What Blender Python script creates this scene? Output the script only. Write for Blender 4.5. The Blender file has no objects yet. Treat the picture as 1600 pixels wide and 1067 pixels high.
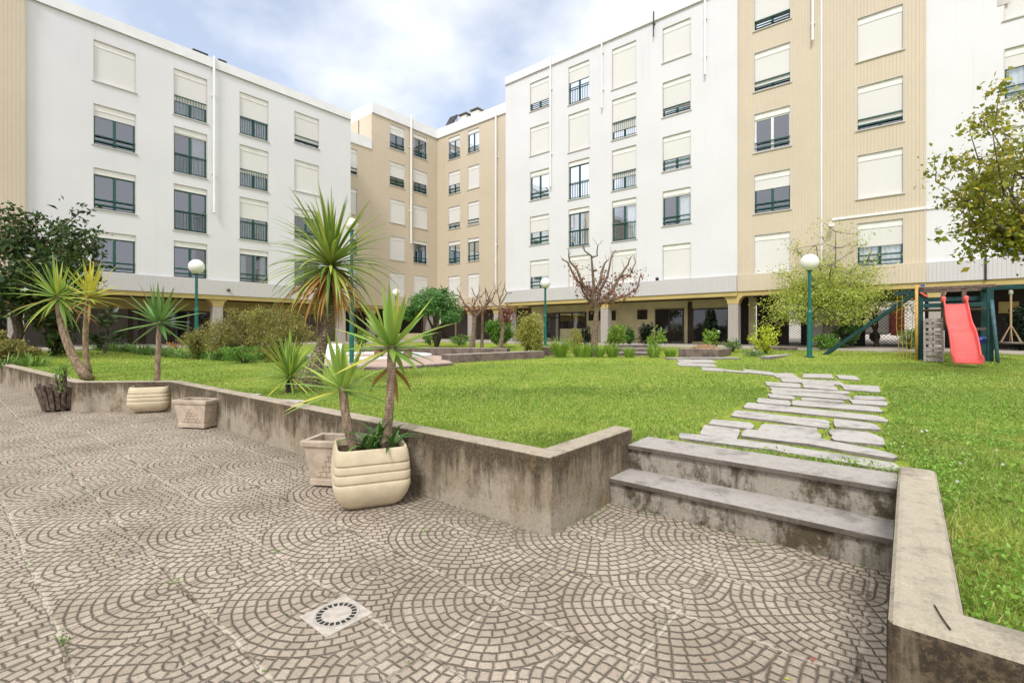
import bpy, bmesh, math, random
import numpy as np
from mathutils import Vector, Matrix
random.seed(7); rng = np.random.default_rng(7)
R = math.radians
scene = bpy.context.scene
COL = scene.collection

# ---------------------------------------------------------------- camera
# world axes follow the courtyard: x runs along the left-hand facade, y along the right-hand facade
SN, CS = 0.6374, 0.7705
EYE = 1.35; FPX = 749.0; HOR = 517.0
cam_d = bpy.data.cameras.new('camera'); cam = bpy.data.objects.new('camera', cam_d); COL.objects.link(cam)
cam_d.sensor_width = 36.0; cam_d.lens = 36.0 * FPX / 1600.0
cam_d.shift_y = -16.5 / 1600.0
cam_d.clip_start = 0.05; cam_d.clip_end = 3000
cam.location = (0, 0, EYE); cam.rotation_euler = (R(90), 0, -math.atan2(CS, SN))
scene.camera = cam

# ---------------------------------------------------------------- sky, sun, exposure
SUN_EL, SUN_AZ = R(50), R(203)       # azimuth of the direction towards the sun, counted from +x
world = bpy.data.worlds.new('World'); scene.world = world; world.use_nodes = True
wt = world.node_tree; wt.nodes.clear()
def wn(t, **k):
    n = wt.nodes.new(t)
    for a, v in k.items(): setattr(n, a, v)
    return n
w_out = wn('ShaderNodeOutputWorld'); w_bg = wn('ShaderNodeBackground')
sky = wn('ShaderNodeTexSky', sky_type='NISHITA', sun_disc=False)
sky.sun_elevation = SUN_EL; sky.sun_rotation = R(90) - SUN_AZ
sky.air_density = 1.0; sky.dust_density = 1.6; sky.ozone_density = 1.4
tc = wn('ShaderNodeTexCoord'); mp = wn('ShaderNodeMapping')
mp.inputs['Scale'].default_value = (1.0, 1.0, 1.7); mp.inputs['Location'].default_value = (3.1, 1.1, 0.6)
cn = wn('ShaderNodeTexNoise'); cn.inputs['Scale'].default_value = 2.1; cn.inputs['Detail'].default_value = 7; cn.inputs['Roughness'].default_value = 0.52
cr = wn('ShaderNodeValToRGB'); cr.color_ramp.elements[0].position = 0.40; cr.color_ramp.elements[1].position = 0.66
cr.color_ramp.elements[0].color = (0.30,)*3 + (1,); cr.color_ramp.elements[1].color = (1, 1, 1, 1)
cmix = wn('ShaderNodeMixRGB'); cmix.inputs['Color2'].default_value = (10.6, 10.65, 10.8, 1)
# a thinner stretch of cloud above the far corner of the courtyard, thick cloud everywhere else
nrm = wn('ShaderNodeVectorMath', operation='NORMALIZE'); dot = wn('ShaderNodeVectorMath', operation='DOT_PRODUCT')
dv = Vector((-0.30, 1.0, 0.56)); dv = Vector((dv.x*SN + dv.y*CS, -dv.x*CS + dv.y*SN, dv.z)).normalized(); dot.inputs[1].default_value = dv
mr = wn('ShaderNodeMapRange', interpolation_type='SMOOTHSTEP'); mr.inputs[1].default_value = 0.80; mr.inputs[2].default_value = 0.985; mr.inputs[3].default_value = 0.22; mr.inputs[4].default_value = -0.06
add = wn('ShaderNodeMath', operation='ADD')
wt.links.new(tc.outputs['Generated'], nrm.inputs[0]); wt.links.new(nrm.outputs[0], dot.inputs[0]); wt.links.new(dot.outputs['Value'], mr.inputs[0])
wt.links.new(tc.outputs['Generated'], mp.inputs['Vector']); wt.links.new(mp.outputs['Vector'], cn.inputs['Vector'])
wt.links.new(cn.outputs['Fac'], add.inputs[0]); wt.links.new(mr.outputs[0], add.inputs[1]); wt.links.new(add.outputs[0], cr.inputs['Fac'])
wt.links.new(cr.outputs['Color'], cmix.inputs['Fac'])
sb_ = wn('ShaderNodeVectorMath', operation='SCALE'); sb_.inputs['Scale'].default_value = 1.85; wt.links.new(sky.outputs['Color'], sb_.inputs[0]); wt.links.new(sb_.outputs[0], cmix.inputs['Color1']); wt.links.new(cmix.outputs['Color'], w_bg.inputs['Color'])
w_bg.inputs['Strength'].default_value = 0.095
wt.links.new(w_bg.outputs['Background'], w_out.inputs['Surface'])
sun_d = bpy.data.lights.new('sun', 'SUN'); sun_d.energy = 2.1; sun_d.angle = R(14); sun_d.color = (1.0, 0.965, 0.92)
sun = bpy.data.objects.new('sun', sun_d); COL.objects.link(sun)
sd = Vector((math.cos(SUN_EL)*math.cos(SUN_AZ), math.cos(SUN_EL)*math.sin(SUN_AZ), math.sin(SUN_EL)))
sun.rotation_euler = sd.to_track_quat('Z', 'Y').to_euler()
vs = scene.view_settings; vs.view_transform = 'Standard'; vs.look = 'None'; vs.gamma = 1; vs.exposure = 0.37
try: scene.cycles.max_bounces = 6; scene.cycles.transparent_max_bounces = 10
except Exception: pass

# ---------------------------------------------------------------- measuring: photo pixels -> the courtyard's real planes
def W(X, Y, z): return Vector((X*SN + Y*CS, -X*CS + Y*SN, z))
def Dp(px, Y, z): return W((px-800)/FPX*Y, Y, z)                 # at depth Y, height z
def G(px, py, z=0.0):                                            # on the level z
    Y = FPX*(EYE-z)/(py-HOR); return W((px-800)/FPX*Y, Y, z)
def Zat(py, Y): return EYE + (HOR-py)*Y/FPX
def on_x(px, a):                                                 # y on the plane x = a
    t = (px-800)/FPX; Y = a/(SN*t + CS); return Y*(-CS*t + SN)
def on_y(px, b):
    t = (px-800)/FPX; Y = b/(-CS*t + SN); return Y*(SN*t + CS)
def ramp(v, lo, hi): return min(1.0, max(0.0, (v-lo)/(hi-lo)))
LZ = 0.40
def lawn_z(a, b): 
    s = max(ramp(a, 17.5, 22.0), ramp(b, 19.0, 24.5)); s = s*s*(3-2*s)
    return LZ + 0.19*s
def GL(px, py):
    z = LZ
    for _ in range(12):
        p = G(px, py, z); z = 0.5*z + 0.5*lawn_z(p.x, p.y)
    p = G(px, py, z); p.z = lawn_z(p.x, p.y); return p

# ---------------------------------------------------------------- materials
class E:                                                         # small expression helper over math nodes
    def __init__(s, nt, sock): s.nt, s.s = nt, sock
    def op(s, o, b=None, c=None):
        n = s.nt.nodes.new('ShaderNodeMath'); n.operation = o
        s.nt.links.new(s.s, n.inputs[0])
        for i, v in ((1, b), (2, c)):
            if v is None: continue
            if isinstance(v, E): s.nt.links.new(v.s, n.inputs[i])
            else: n.inputs[i].default_value = v
        return E(s.nt, n.outputs[0])
    def __add__(s, o): return s.op('ADD', o)
    def __sub__(s, o): return s.op('SUBTRACT', o)
    def __mul__(s, o): return s.op('MULTIPLY', o)
    def __truediv__(s, o): return s.op('DIVIDE', o)
    def rsub(s, k): return (s*-1.0) + k
    def fract(s): return s.op('FRACT')
    def floor(s): return s.op('FLOOR')
    def abs(s): return s.op('ABSOLUTE')
    def min(s, o): return s.op('MINIMUM', o)
    def max(s, o): return s.op('MAXIMUM', o)
    def lt(s, o): return s.op('LESS_THAN', o)
    def smooth(s, a, b):
        n = s.nt.nodes.new('ShaderNodeMapRange'); n.interpolation_type = 'SMOOTHSTEP'
        s.nt.links.new(s.s, n.inputs[0]); n.inputs[1].default_value = a; n.inputs[2].default_value = b
        return E(s.nt, n.outputs[0])
class M:
    def __init__(s, name, rough=0.7, spec=0.3, metal=0.0):
        s.m = bpy.data.materials.new(name); s.m.use_nodes = True; s.nt = s.m.node_tree
        s.b = s.nt.nodes['Principled BSDF']; s.out = s.nt.nodes['Material Output']
        s.b.inputs['Roughness'].default_value = rough; s.b.inputs['Specular IOR Level'].default_value = spec
        s.b.inputs['Metallic'].default_value = metal
        g = s.nt.nodes.new('ShaderNodeNewGeometry'); s.geo = g; s.pos = g.outputs['Position']
    def node(s, t, **k):
        n = s.nt.nodes.new(t)
        for a, v in k.items(): setattr(n, a, v)
        return n
    def xyz(s):
        n = s.node('ShaderNodeSeparateXYZ'); s.nt.links.new(s.pos, n.inputs[0])
        return [E(s.nt, n.outputs[i]) for i in range(3)]
    def noise(s, scale, detail=4, rough=0.55, stretch=None, off=(0, 0, 0)):
        n = s.node('ShaderNodeTexNoise'); n.inputs['Scale'].default_value = scale; n.inputs['Detail'].default_value = detail; n.inputs['Roughness'].default_value = rough
        mpn = s.node('ShaderNodeMapping'); mpn.inputs['Scale'].default_value = stretch or (1, 1, 1); mpn.inputs['Location'].default_value = off
        s.nt.links.new(s.pos, mpn.inputs[0]); s.nt.links.new(mpn.outputs[0], n.inputs['Vector'])
        return E(s.nt, n.outputs['Fac'])
    def island(s): return E(s.nt, s.geo.outputs['Random Per Island'])
    def mix(s, fac, a, b, blend='MIX'):
        n = s.node('ShaderNodeMixRGB', blend_type=blend)
        for i, v in ((0, fac), (1, a), (2, b)):
            if isinstance(v, E): s.nt.links.new(v.s, n.inputs[i])
            elif isinstance(v, (int, float)): n.inputs[i].default_value = v if i == 0 else (v, v, v, 1)
            elif isinstance(v, tuple): n.inputs[i].default_value = (*v[:3], 1)
            else: s.nt.links.new(v, n.inputs[i])
        return n.outputs[0]
    def col(s, c):
        if isinstance(c, tuple): s.b.inputs['Base Color'].default_value = (*c, 1)
        else: s.nt.links.new(c, s.b.inputs['Base Color'])
        return s
    def bump(s, h, dist=0.01, strength=1.0):
        n = s.node('ShaderNodeBump'); n.inputs['Distance'].default_value = dist; n.inputs['Strength'].default_value = strength
        s.nt.links.new(h.s, n.inputs['Height']); s.nt.links.new(n.outputs[0], s.b.inputs['Normal']); return s
    def rough(s, e): s.nt.links.new(e.s, s.b.inputs['Roughness']); return s

def plain(name, c, rough=0.6, spec=0.3, var=0.12, scale=6.0, metal=0.0, bump=0.0):
    m = M(name, rough, spec, metal); n = m.noise(scale, 5)
    d = tuple(x*(1-var) for x in c); l = tuple(min(1, x*(1+var)) for x in c)
    m.col(m.mix(n.smooth(0.3, 0.7), d, l))
    if bump: m.bump(m.noise(scale*12, 4), bump)
    return m.m
def leafmat(name, c1, c2, c3=None, trans=0.35, rough=0.45, patch=1.2, k=1.6):
    m = M(name, rough, 0.35)
    c1, c2 = tuple(min(.8, v*k) for v in c1), tuple(min(.8, v*k) for v in c2)
    c = m.mix(m.island().smooth(0.0, 1.0), c1, c2)
    if c3: c = m.mix(m.island().op('MULTIPLY', 7.31).fract().smooth(0.72, 1.0), c, tuple(min(.8, v*k) for v in c3))
    c = m.mix(m.noise(patch, 3).smooth(0.35, 0.7)*0.45, c, c1)
    m.col(c)
    t = m.node('ShaderNodeBsdfTranslucent'); m.nt.links.new(m.mix(0.5, c, c2), t.inputs[0])
    mx = m.node('ShaderNodeMixShader'); mx.inputs[0].default_value = trans
    m.nt.links.new(m.b.outputs[0], mx.inputs[1]); m.nt.links.new(t.outputs[0], mx.inputs[2]); m.nt.links.new(mx.outputs[0], m.out.inputs[0])
    return m.m

def facade_mat(name, c, groove=False):
    m = M(name, 0.5, 0.35); x, y, z = m.xyz(); u = x + y
    big = m.noise(0.35, 5); fine = m.noise(2.5, 6, 0.6, (1, 1, 0.25))
    cc = m.mix(big.smooth(0.25, 0.8), tuple(v*0.93 for v in c), c)
    cc = m.mix(fine.smooth(0.58, 0.85)*0.25, cc, tuple(v*0.72 for v in c))
    stain = m.noise(1.6, 5, 0.6, (1, 1, 0.07)).smooth(0.6, 0.82)
    cc = m.mix(stain*0.22, cc, tuple(v*0.62 for v in c)); cc = m.mix((m.noise(7, 5, 0.65, (1, 1, 0.035), (4, 4, 4)).smooth(0.60, 0.78))*0.22, cc, tuple(v*0.62 for v in c))
    tw, th = (0.115, 0.42) if groove else (0.34, 0.115)
    rowi = (z/th).floor()
    fu = (u/tw).fract(); fz = (z/th).fract()
    lu = (fu - 0.5).abs().smooth(0.44 if groove else 0.485, 0.5); lz = (fz - 0.5).abs().smooth(0.485 if groove else 0.465, 0.5)
    # every tile slightly different
    wn_ = m.node('ShaderNodeTexWhiteNoise', noise_dimensions='2D'); cb = m.node('ShaderNodeCombineXYZ')
    m.nt.links.new((u/tw).floor().s, cb.inputs[0]); m.nt.links.new(rowi.s, cb.inputs[1]); m.nt.links.new(cb.outputs[0], wn_.inputs['Vector'])
    tv = E(m.nt, wn_.outputs['Value'])
    cc = m.mix(tv*(0.16 if groove else 0.05), cc, tuple(v*0.8 for v in c))
    if groove:
        cc = m.mix(lu*0.48, cc, tuple(v*0.6 for v in c)); cc = m.mix(lz*0.45, cc, tuple(min(1, v*1.25) for v in c))
        h = (lu*-1.0)
    else:
        cc = m.mix((lu.max(lz))*0.16, cc, tuple(v*0.6 for v in c)); h = (lu.max(lz))*-0.4
    m.col(cc); m.bump(h, 0.006, 0.8 if groove else 0.4)
    return m.m

def concrete(name, top, side, dark, dstr=0.8, pale=None, crust=0.0):
    m = M(name, 0.9, 0.15); x, y, z = m.xyz()
    blot = m.noise(3.2, 10, 0.72, (1.0, 1.0, 0.7)); streak = m.noise(9, 8, 0.7, (1, 1, 0.14), (3, 1, 0)); fine = m.noise(95, 5, 0.7); grit = m.noise(38, 8, 0.78, off=(2, 2, 7)); mid = m.noise(13, 8, 0.72, off=(5, 2, 1))
    c = m.mix(blot.smooth(0.46, 0.58)*dstr, side, dark)
    c = m.mix(streak.smooth(0.50, 0.68)*0.7*dstr, c, tuple(v*0.6 for v in dark))
    if pale: c = m.mix((m.noise(1.7, 9, 0.7, off=(9, 9, 9)) + z*-0.35).smooth(0.40, 0.52)*0.7, c, pale)
    c = m.mix(mid.smooth(0.57, 0.70)*0.5, c, tuple(min(1, v*1.5) for v in side))
    c = m.mix(grit.smooth(0.52, 0.66)*0.55, c, tuple(v*0.5 for v in dark))
    if crust:                                                    # lichen-black crust with drips, hanging from the top edge of the walls
        drip = m.noise(11, 8, 0.72, (1, 1, 0.10), (1, 6, 2)); k_ = ((drip + m.noise(2.4, 6, 0.65, off=(7, 7, 2))*0.8) + z*1.0)
        c = m.mix((k_.smooth(1.10, 1.36))*crust, c, m.mix(grit.smooth(0.45, 0.6), (0.055, 0.042, 0.030), (0.14, 0.105, 0.065)))
        c = m.mix((m.noise(4.5, 9, 0.75, off=(3, 8, 5)).smooth(0.58, 0.66))*0.5*crust, c, (0.30, 0.19, 0.07))
    # the worn upper faces have lost the crust of the sides
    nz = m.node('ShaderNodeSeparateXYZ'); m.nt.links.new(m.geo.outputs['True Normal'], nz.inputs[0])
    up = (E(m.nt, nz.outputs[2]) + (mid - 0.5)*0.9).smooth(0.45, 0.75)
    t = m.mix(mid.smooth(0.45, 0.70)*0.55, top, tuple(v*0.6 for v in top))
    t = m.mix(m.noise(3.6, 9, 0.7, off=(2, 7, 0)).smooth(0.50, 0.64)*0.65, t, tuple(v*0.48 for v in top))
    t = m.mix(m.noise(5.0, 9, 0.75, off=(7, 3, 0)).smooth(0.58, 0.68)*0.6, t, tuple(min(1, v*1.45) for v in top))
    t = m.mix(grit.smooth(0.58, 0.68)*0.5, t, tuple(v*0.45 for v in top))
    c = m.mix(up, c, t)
    c = m.mix(fine.smooth(0.40, 0.70)*0.35, c, m.mix(1.0, c, (0.5, 0.48, 0.44), 'MULTIPLY'))
    m.col(c); m.bump(fine*0.5 + grit*0.8 + mid*0.6, 0.007, 0.9); return m.m

def bark(name, c1, c2, ring=0.0, scale=0.0):
    m = M(name, 0.9, 0.1); n = m.noise(26, 8, 0.7, (1, 1, 0.35)); c = m.mix(n.smooth(0.38, 0.62), c1, c2)
    h = n
    if ring:
        x, y, z = m.xyz(); w = ((z + (m.noise(7, 3)*0.05))*(1.0/ring)).fract(); h = h + w*0.6; c = m.mix((w.smooth(0.0, 0.3).rsub(1.0))*0.6*m.noise(4, 3).smooth(.3, .6), c, tuple(v*0.45 for v in c1))
    if scale:
        v = m.node('ShaderNodeTexVoronoi', feature='DISTANCE_TO_EDGE'); v.inputs['Scale'].default_value = scale
        mpn = m.node('ShaderNodeMapping'); mpn.inputs['Scale'].default_value = (1, 1, 1.5); m.nt.links.new(m.pos, mpn.inputs[0]); m.nt.links.new(mpn.outputs[0], v.inputs['Vector'])
        d = E(m.nt, v.outputs['Distance']); c = m.mix((d.smooth(0.0, 0.22)).rsub(1.0)*0.8, c, tuple(q*0.35 for q in c1)); h = h*0.4 + d.smooth(0.0, 0.3)*1.2
    m.col(c); m.bump(h, 0.015, 1.0); return m.m

def patio_mat():
    m = M('stamped_paving', 0.85, 0.2); x, y, z = m.xyz()
    wob = m.noise(5, 2) ; wob2 = m.noise(5, 2, off=(4, 4, 4))
    jit = m.noise(28, 3, off=(1, 1, 3)); jit2 = m.noise(28, 3, off=(6, 2, 3)); x = x + (wob - 0.5)*0.03 + (jit - 0.5)*0.012; y = y + (wob2 - 0.5)*0.03 + (jit2 - 0.5)*0.012
    H, P, A0, B0, RW = 0.483, 1.38, 0.84, 2.99, 0.050
    k = ((x - A0)/H).op('CEIL'); ak = k*H + A0
    par = ((k*0.5).fract())*2.0                       # 0 on even rows, 1 on odd rows
    def polar(da, db, seed):
        d = ((da*da) + (db*db)).op('SQRT'); th = db.op('ARCTAN2', da)
        i = (d/RW).floor(); fd = (d/RW).fract()
        ed = ((fd - 0.5).abs().rsub(0.5))*RW
        n = ((i + 0.5)*(2*math.pi*RW/0.062)).op('ROUND').max(3.0)
        t = (th*(1/(2*math.pi)))*n + i*0.37 + seed
        ft = t.fract(); et = ((ft - 0.5).abs().rsub(0.5))*((i + 0.5)*(2*math.pi*RW))/n
        return d, ed.min(et + 0.0009), i*17.3 + t.floor()
    bm_ = ((y - B0)/P + par*0.5); fb = bm_.fract(); fb = fb - ((fb.op('GREATER_THAN', 0.5)))
    da = ak - x; db = fb*P
    d1, e1, id1 = polar(da, db, 0.2)
    fb2 = (bm_ + 0.5).fract(); fb2 = fb2 - (fb2.op('GREATER_THAN', 0.5))
    d2, e2, id2 = polar((da - 0.20).max(0.0), fb2*P, 0.6)
    # the legs of the filler fan run straight up to the joint, in courses of plain bricks
    leg = (da - 0.20).lt(0.0); xl = (fb2*P).abs(); il = (xl/RW).floor(); el = (((xl/RW).fract() - 0.5).abs().rsub(0.5))*RW
    tl = da*(1/0.062) + il*0.43; el = el.min((((tl.fract()) - 0.5).abs().rsub(0.5))*0.062)
    e2 = leg*el + leg.rsub(1.0)*e2; id2 = leg*(il*13.1 + tl.floor() + 3.3) + leg.rsub(1.0)*id2
    sel = d1.lt(0.5)                                  # main fan, else the filler fan
    e = sel*e1 + sel.rsub(1.0)*e2; idn = sel*id1 + sel.rsub(1.0)*(id2 + 7.7)
    rim = (d1 - 0.5).abs(); e = e.min(rim)
    wid = m.noise(6, 3, off=(1, 8, 0))*0.0035
    gro = (e - wid).smooth(-0.0012, 0.0024).rsub(1.0)
    # slab joints
    jx = ((((x - 0.355)/0.483).fract() - 0.5).abs().rsub(0.5))*0.483
    jy = ((((y - 0.155)/0.70).fract() - 0.5).abs().rsub(0.5))*0.70
    j = jx.min(jy + 0.0015); joint = j.smooth(0.005, 0.0155).rsub(1.0)
    wn_ = m.node('ShaderNodeTexWhiteNoise', noise_dimensions='1D'); m.nt.links.new(idn.s, wn_.inputs['W']); tv = E(m.nt, wn_.outputs['Value'])
    fine = m.noise(120, 6, 0.75); mid = m.noise(9, 6, 0.65); big = m.noise(0.9, 5, 0.6, off=(2, 3, 0))
    c = m.mix(tv, (0.39, 0.325, 0.26), (0.55, 0.47, 0.38))
    c = m.mix(fine.smooth(0.42, 0.62)*0.6, c, (0.27, 0.225, 0.18))
    c = m.mix(m.noise(48, 7, 0.8, off=(3, 9, 1)).smooth(0.50, 0.64)*0.45, c, (0.25, 0.205, 0.16))
    c = m.mix(fine.smooth(0.60, 0.74)*0.7, c, (0.60, 0.545, 0.47))
    c = m.mix(big.smooth(0.45, 0.66)*0.6, c, (0.26, 0.215, 0.165))
    c = m.mix(mid.smooth(0.55, 0.75)*0.4, c, (0.54, 0.48, 0.40))
    worn = m.noise(2.3, 6, 0.7, off=(6, 1, 0)).smooth(0.52, 0.72)
    strip = ((x + (mid - 0.5)*0.25).smooth(2.24, 2.46))*(y.smooth(1.75, 2.0))       # dirty cement strip along the foot of the long wall
    c = m.mix(strip*0.55, c, m.mix(mid.smooth(0.4, 0.65), (0.20, 0.165, 0.125), (0.31, 0.265, 0.21)))
    gm = gro*(worn*0.6).rsub(1.0)*(strip*0.6).rsub(1.0)
    c = m.mix(gm*0.82, c, (0.115, 0.09, 0.068))
    jc = m.mix(m.noise(4, 4, off=(0, 5, 5)).smooth(0.36, 0.54), (0.16, 0.12, 0.09), (0.53, 0.465, 0.38))
    c = m.mix(joint*0.8, c, jc)
    moss = m.noise(3.5, 7, 0.7, off=(8, 8, 1)).smooth(0.66, 0.8)
    c = m.mix(moss*0.25, c, (0.20, 0.19, 0.08))
    m.col(c); m.bump(((e - wid).smooth(-0.001, 0.009))*0.9 + gm*-0.4 + joint*-0.6 + fine*0.3 + tv*0.4 + mid*0.3, 0.011, 1.0)
    return m.m
MAT = {}
MAT['white'] = facade_mat('white_tile', (0.72, 0.715, 0.735))
MAT['beige'] = facade_mat('beige_tile', (0.62, 0.53, 0.405), True)
MAT['parapet'] = plain('white_coping', (0.77, 0.77, 0.78), 0.6, 0.3, 0.05, 1.2)
MAT['fascia_white'] = facade_mat('fascia_white_tile', (0.58, 0.555, 0.56), True)
MAT['yellow'] = plain('ochre_render', (0.50, 0.385, 0.16), 0.8, 0.2, 0.08, 1.5)
MAT['cream'] = plain('cream_render', (0.72, 0.63, 0.39), 0.8, 0.2, 0.08, 1.5)
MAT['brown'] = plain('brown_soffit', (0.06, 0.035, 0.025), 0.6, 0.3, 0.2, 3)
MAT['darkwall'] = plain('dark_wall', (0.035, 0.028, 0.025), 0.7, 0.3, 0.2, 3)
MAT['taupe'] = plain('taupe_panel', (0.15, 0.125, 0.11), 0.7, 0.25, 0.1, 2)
MAT['pillar'] = plain('pebbled_pillar', (0.40, 0.36, 0.33), 0.9, 0.2, 0.35, 45, bump=0.004)
MAT['green'] = plain('green_paint', (0.008, 0.075, 0.058), 0.35, 0.5, 0.15, 9)
MAT['lampgreen'] = plain('lamp_green_paint', (0.006, 0.115, 0.095), 0.4, 0.5, 0.2, 12)
MAT['globe'] = plain('opal_globe', (0.82, 0.80, 0.76), 0.3, 0.5, 0.03, 8)
MAT['trim'] = plain('stone_trim', (0.56, 0.53, 0.51), 0.7, 0.3, 0.06, 5)
MAT['box'] = plain('shutter_box_paint', (0.80, 0.78, 0.75), 0.55, 0.3, 0.05, 3)
MAT['pvc'] = plain('white_pipe', (0.80, 0.80, 0.79), 0.4, 0.4, 0.05, 4)
MAT['room'] = plain('dim_room', (0.05, 0.05, 0.052), 0.9, 0.1, 0.3, 1.5)
MAT['black'] = plain('black_plastic', (0.02, 0.02, 0.022), 0.5, 0.4, 0.2, 8)
MAT['soil'] = plain('soil', (0.10, 0.075, 0.05), 1.0, 0.05, 0.4, 30, bump=0.01)
MAT['rubble'] = plain('dry_leaf_litter', (0.33, 0.21, 0.12), 1.0, 0.05, 0.45, 25, bump=0.02)
def shutter_mat():
    m = M('roller_shutter', 0.55, 0.3); x, y, z = m.xyz()
    f = (z/0.045).fract(); c = m.mix(m.noise(0.5, 3).smooth(0.2, 0.8), (0.70, 0.685, 0.66), (0.735, 0.72, 0.70))
    c = m.mix(f.smooth(0.0, 0.2).rsub(1.0)*0.35, c, (0.42, 0.40, 0.37)); m.col(c); m.bump(f, 0.006, 0.5); return m.m
MAT['shutter'] = shutter_mat()
def glass_mat(name, k):
    m = M(name, 0.02, 0.5); nt = m.nt
    gl = m.node('ShaderNodeBsdfGlossy'); gl.inputs['Roughness'].default_value = 0.015; gl.inputs[0].default_value = (0.86, 0.9, 1.0, 1)
    tr = m.node('ShaderNodeBsdfTransparent'); tr.inputs[0].default_value = (0.78, 0.82, 0.84, 1)
    fr = m.node('ShaderNodeFresnel'); fr.inputs[0].default_value = 1.9
    bp = m.node('ShaderNodeBump'); bp.inputs['Distance'].default_value = 0.02; bp.inputs['Strength'].default_value = 0.12
    nt.links.new(m.noise(1.3, 1).s, bp.inputs['Height']); nt.links.new(bp.outputs[0], gl.inputs['Normal'])
    mx = m.node('ShaderNodeMixShader'); f = E(nt, fr.outputs[0])*k + 0.06*k
    nt.links.new(f.min(1.0).s, mx.inputs[0]); nt.links.new(tr.outputs[0], mx.inputs[1]); nt.links.new(gl.outputs[0], mx.inputs[2]); nt.links.new(mx.outputs[0], m.out.inputs[0])
    return m.m
MAT['glass'] = glass_mat('window_glass', 1.35)
MAT['dimglass'] = glass_mat('shaded_glass', 0.45)
MAT['curtain'] = plain('net_curtain', (0.84, 0.84, 0.83), 0.9, 0.1, 0.08, 4)
MAT['conc'] = concrete('stained_concrete', (0.43, 0.37, 0.29), (0.31, 0.255, 0.185), (0.13, 0.098, 0.066), 0.7, (0.42, 0.37, 0.30), 0.88)
MAT['cap'] = concrete('weathered_concrete', (0.47, 0.415, 0.325), (0.26, 0.21, 0.145), (0.085, 0.065, 0.045), 0.9, None, 1.0)
MAT['tread'] = concrete('stone_tread', (0.42, 0.39, 0.36), (0.17, 0.145, 0.12), (0.09, 0.075, 0.06), 0.6)
MAT['riser'] = concrete('cement_riser', (0.35, 0.32, 0.29), (0.37, 0.335, 0.285), (0.10, 0.08, 0.052), 1.0)
MAT['slab'] = concrete('path_stone', (0.49, 0.465, 0.44), (0.25, 0.22, 0.2), (0.1, 0.09, 0.08), 0.5)
MAT['purple'] = concrete('garden_block', (0.40, 0.35, 0.31), (0.22, 0.165, 0.15), (0.10, 0.075, 0.07), 0.7)
MAT['terracotta'] = plain('pink_paving', (0.46, 0.34, 0.285), 0.9, 0.2, 0.15, 5)
MAT['patio'] = patio_mat()
MAT['potcream'] = plain('cream_pot', (0.58, 0.49, 0.345), 0.75, 0.25, 0.10, 7, bump=0.0015)
MAT['trough'] = plain('stone_trough', (0.46, 0.375, 0.295), 0.9, 0.2, 0.17, 9, bump=0.003)
MAT['oldwood'] = bark('weathered_slats', (0.055, 0.04, 0.032), (0.20, 0.15, 0.12))
MAT['greywood'] = bark('grey_boards', (0.19, 0.165, 0.15), (0.36, 0.32, 0.29))
MAT['brownwood'] = bark('brown_posts', (0.10, 0.07, 0.06), (0.2, 0.15, 0.13))
MAT['greenwood'] = plain('green_wood', (0.012, 0.055, 0.055), 0.6, 0.3, 0.25, 10)
MAT['bluewood'] = plain('faded_blue_pole', (0.06, 0.13, 0.155), 0.6, 0.3, 0.25, 10)
MAT['ochrepole'] = plain('ochre_pole', (0.55, 0.33, 0.09), 0.6, 0.3, 0.15, 10)
MAT['red'] = plain('red_slide_plastic', (0.78, 0.115, 0.105), 0.3, 0.5, 0.1, 3)
MAT['rope'] = plain('rope', (0.45, 0.30, 0.19), 0.9, 0.1, 0.2, 60)
MAT['yrope'] = plain('yellow_rope', (0.36, 0.25, 0.06), 0.9, 0.1, 0.2, 60)
MAT['blue'] = plain('blue_plastic', (0.05, 0.08, 0.42), 0.4, 0.4, 0.1, 5)
MAT['lattice'] = plain('lattice_brown', (0.03, 0.018, 0.013), 0.6, 0.3, 0.2, 5)
MAT['palewall'] = plain('pale_render', (0.62, 0.60, 0.57), 0.8, 0.2, 0.1, 1)
MAT['brick'] = plain('red_render', (0.35, 0.10, 0.07), 0.8, 0.2, 0.15, 4)
MAT['metal'] = plain('zinc_grate', (0.44, 0.40, 0.35), 0.7, 0.4, 0.15, 30, metal=0.0)
MAT['water'] = plain('pool_water', (0.03, 0.30, 0.48), 0.05, 0.5, 0.1, 2)
MAT['trunk'] = bark('cordyline_bark', (0.20, 0.135, 0.09), (0.44, 0.33, 0.24), 0.035)
MAT['ytrunk'] = bark('yucca_bark', (0.25, 0.17, 0.115), (0.47, 0.36, 0.27), 0.025)
MAT['stump'] = bark('scaly_bark', (0.22, 0.155, 0.11), (0.47, 0.37, 0.28), 0, 17)
MAT['plumbark'] = bark('plum_bark', (0.10, 0.07, 0.05), (0.27, 0.20, 0.15))
MAT['darkbark'] = bark('dark_bark', (0.035, 0.027, 0.02), (0.10, 0.08, 0.06))
MAT['oakbark'] = bark('grey_bark', (0.09, 0.075, 0.06), (0.22, 0.19, 0.16))
MAT['yucca'] = leafmat('yucca_leaf', (0.09, 0.17, 0.028), (0.25, 0.34, 0.065), (0.38, 0.36, 0.06), 0.25, 0.35)
MAT['yuccadark'] = leafmat('yucca_leaf_dark', (0.05, 0.125, 0.03), (0.14, 0.23, 0.06), None, 0.2, 0.35)
MAT['yuccayel'] = leafmat('yucca_leaf_yellow', (0.19, 0.22, 0.03), (0.42, 0.38, 0.05), (0.55, 0.40, 0.05), 0.3, 0.35)
MAT['cord'] = leafmat('cordyline_leaf', (0.065, 0.12, 0.018), (0.23, 0.29, 0.055), (0.35, 0.37, 0.08), 0.25, 0.35)
MAT['dead'] = leafmat('dead_leaf', (0.30, 0.15, 0.04), (0.52, 0.32, 0.10), None, 0.2, 0.7, k=1.0)
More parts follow.
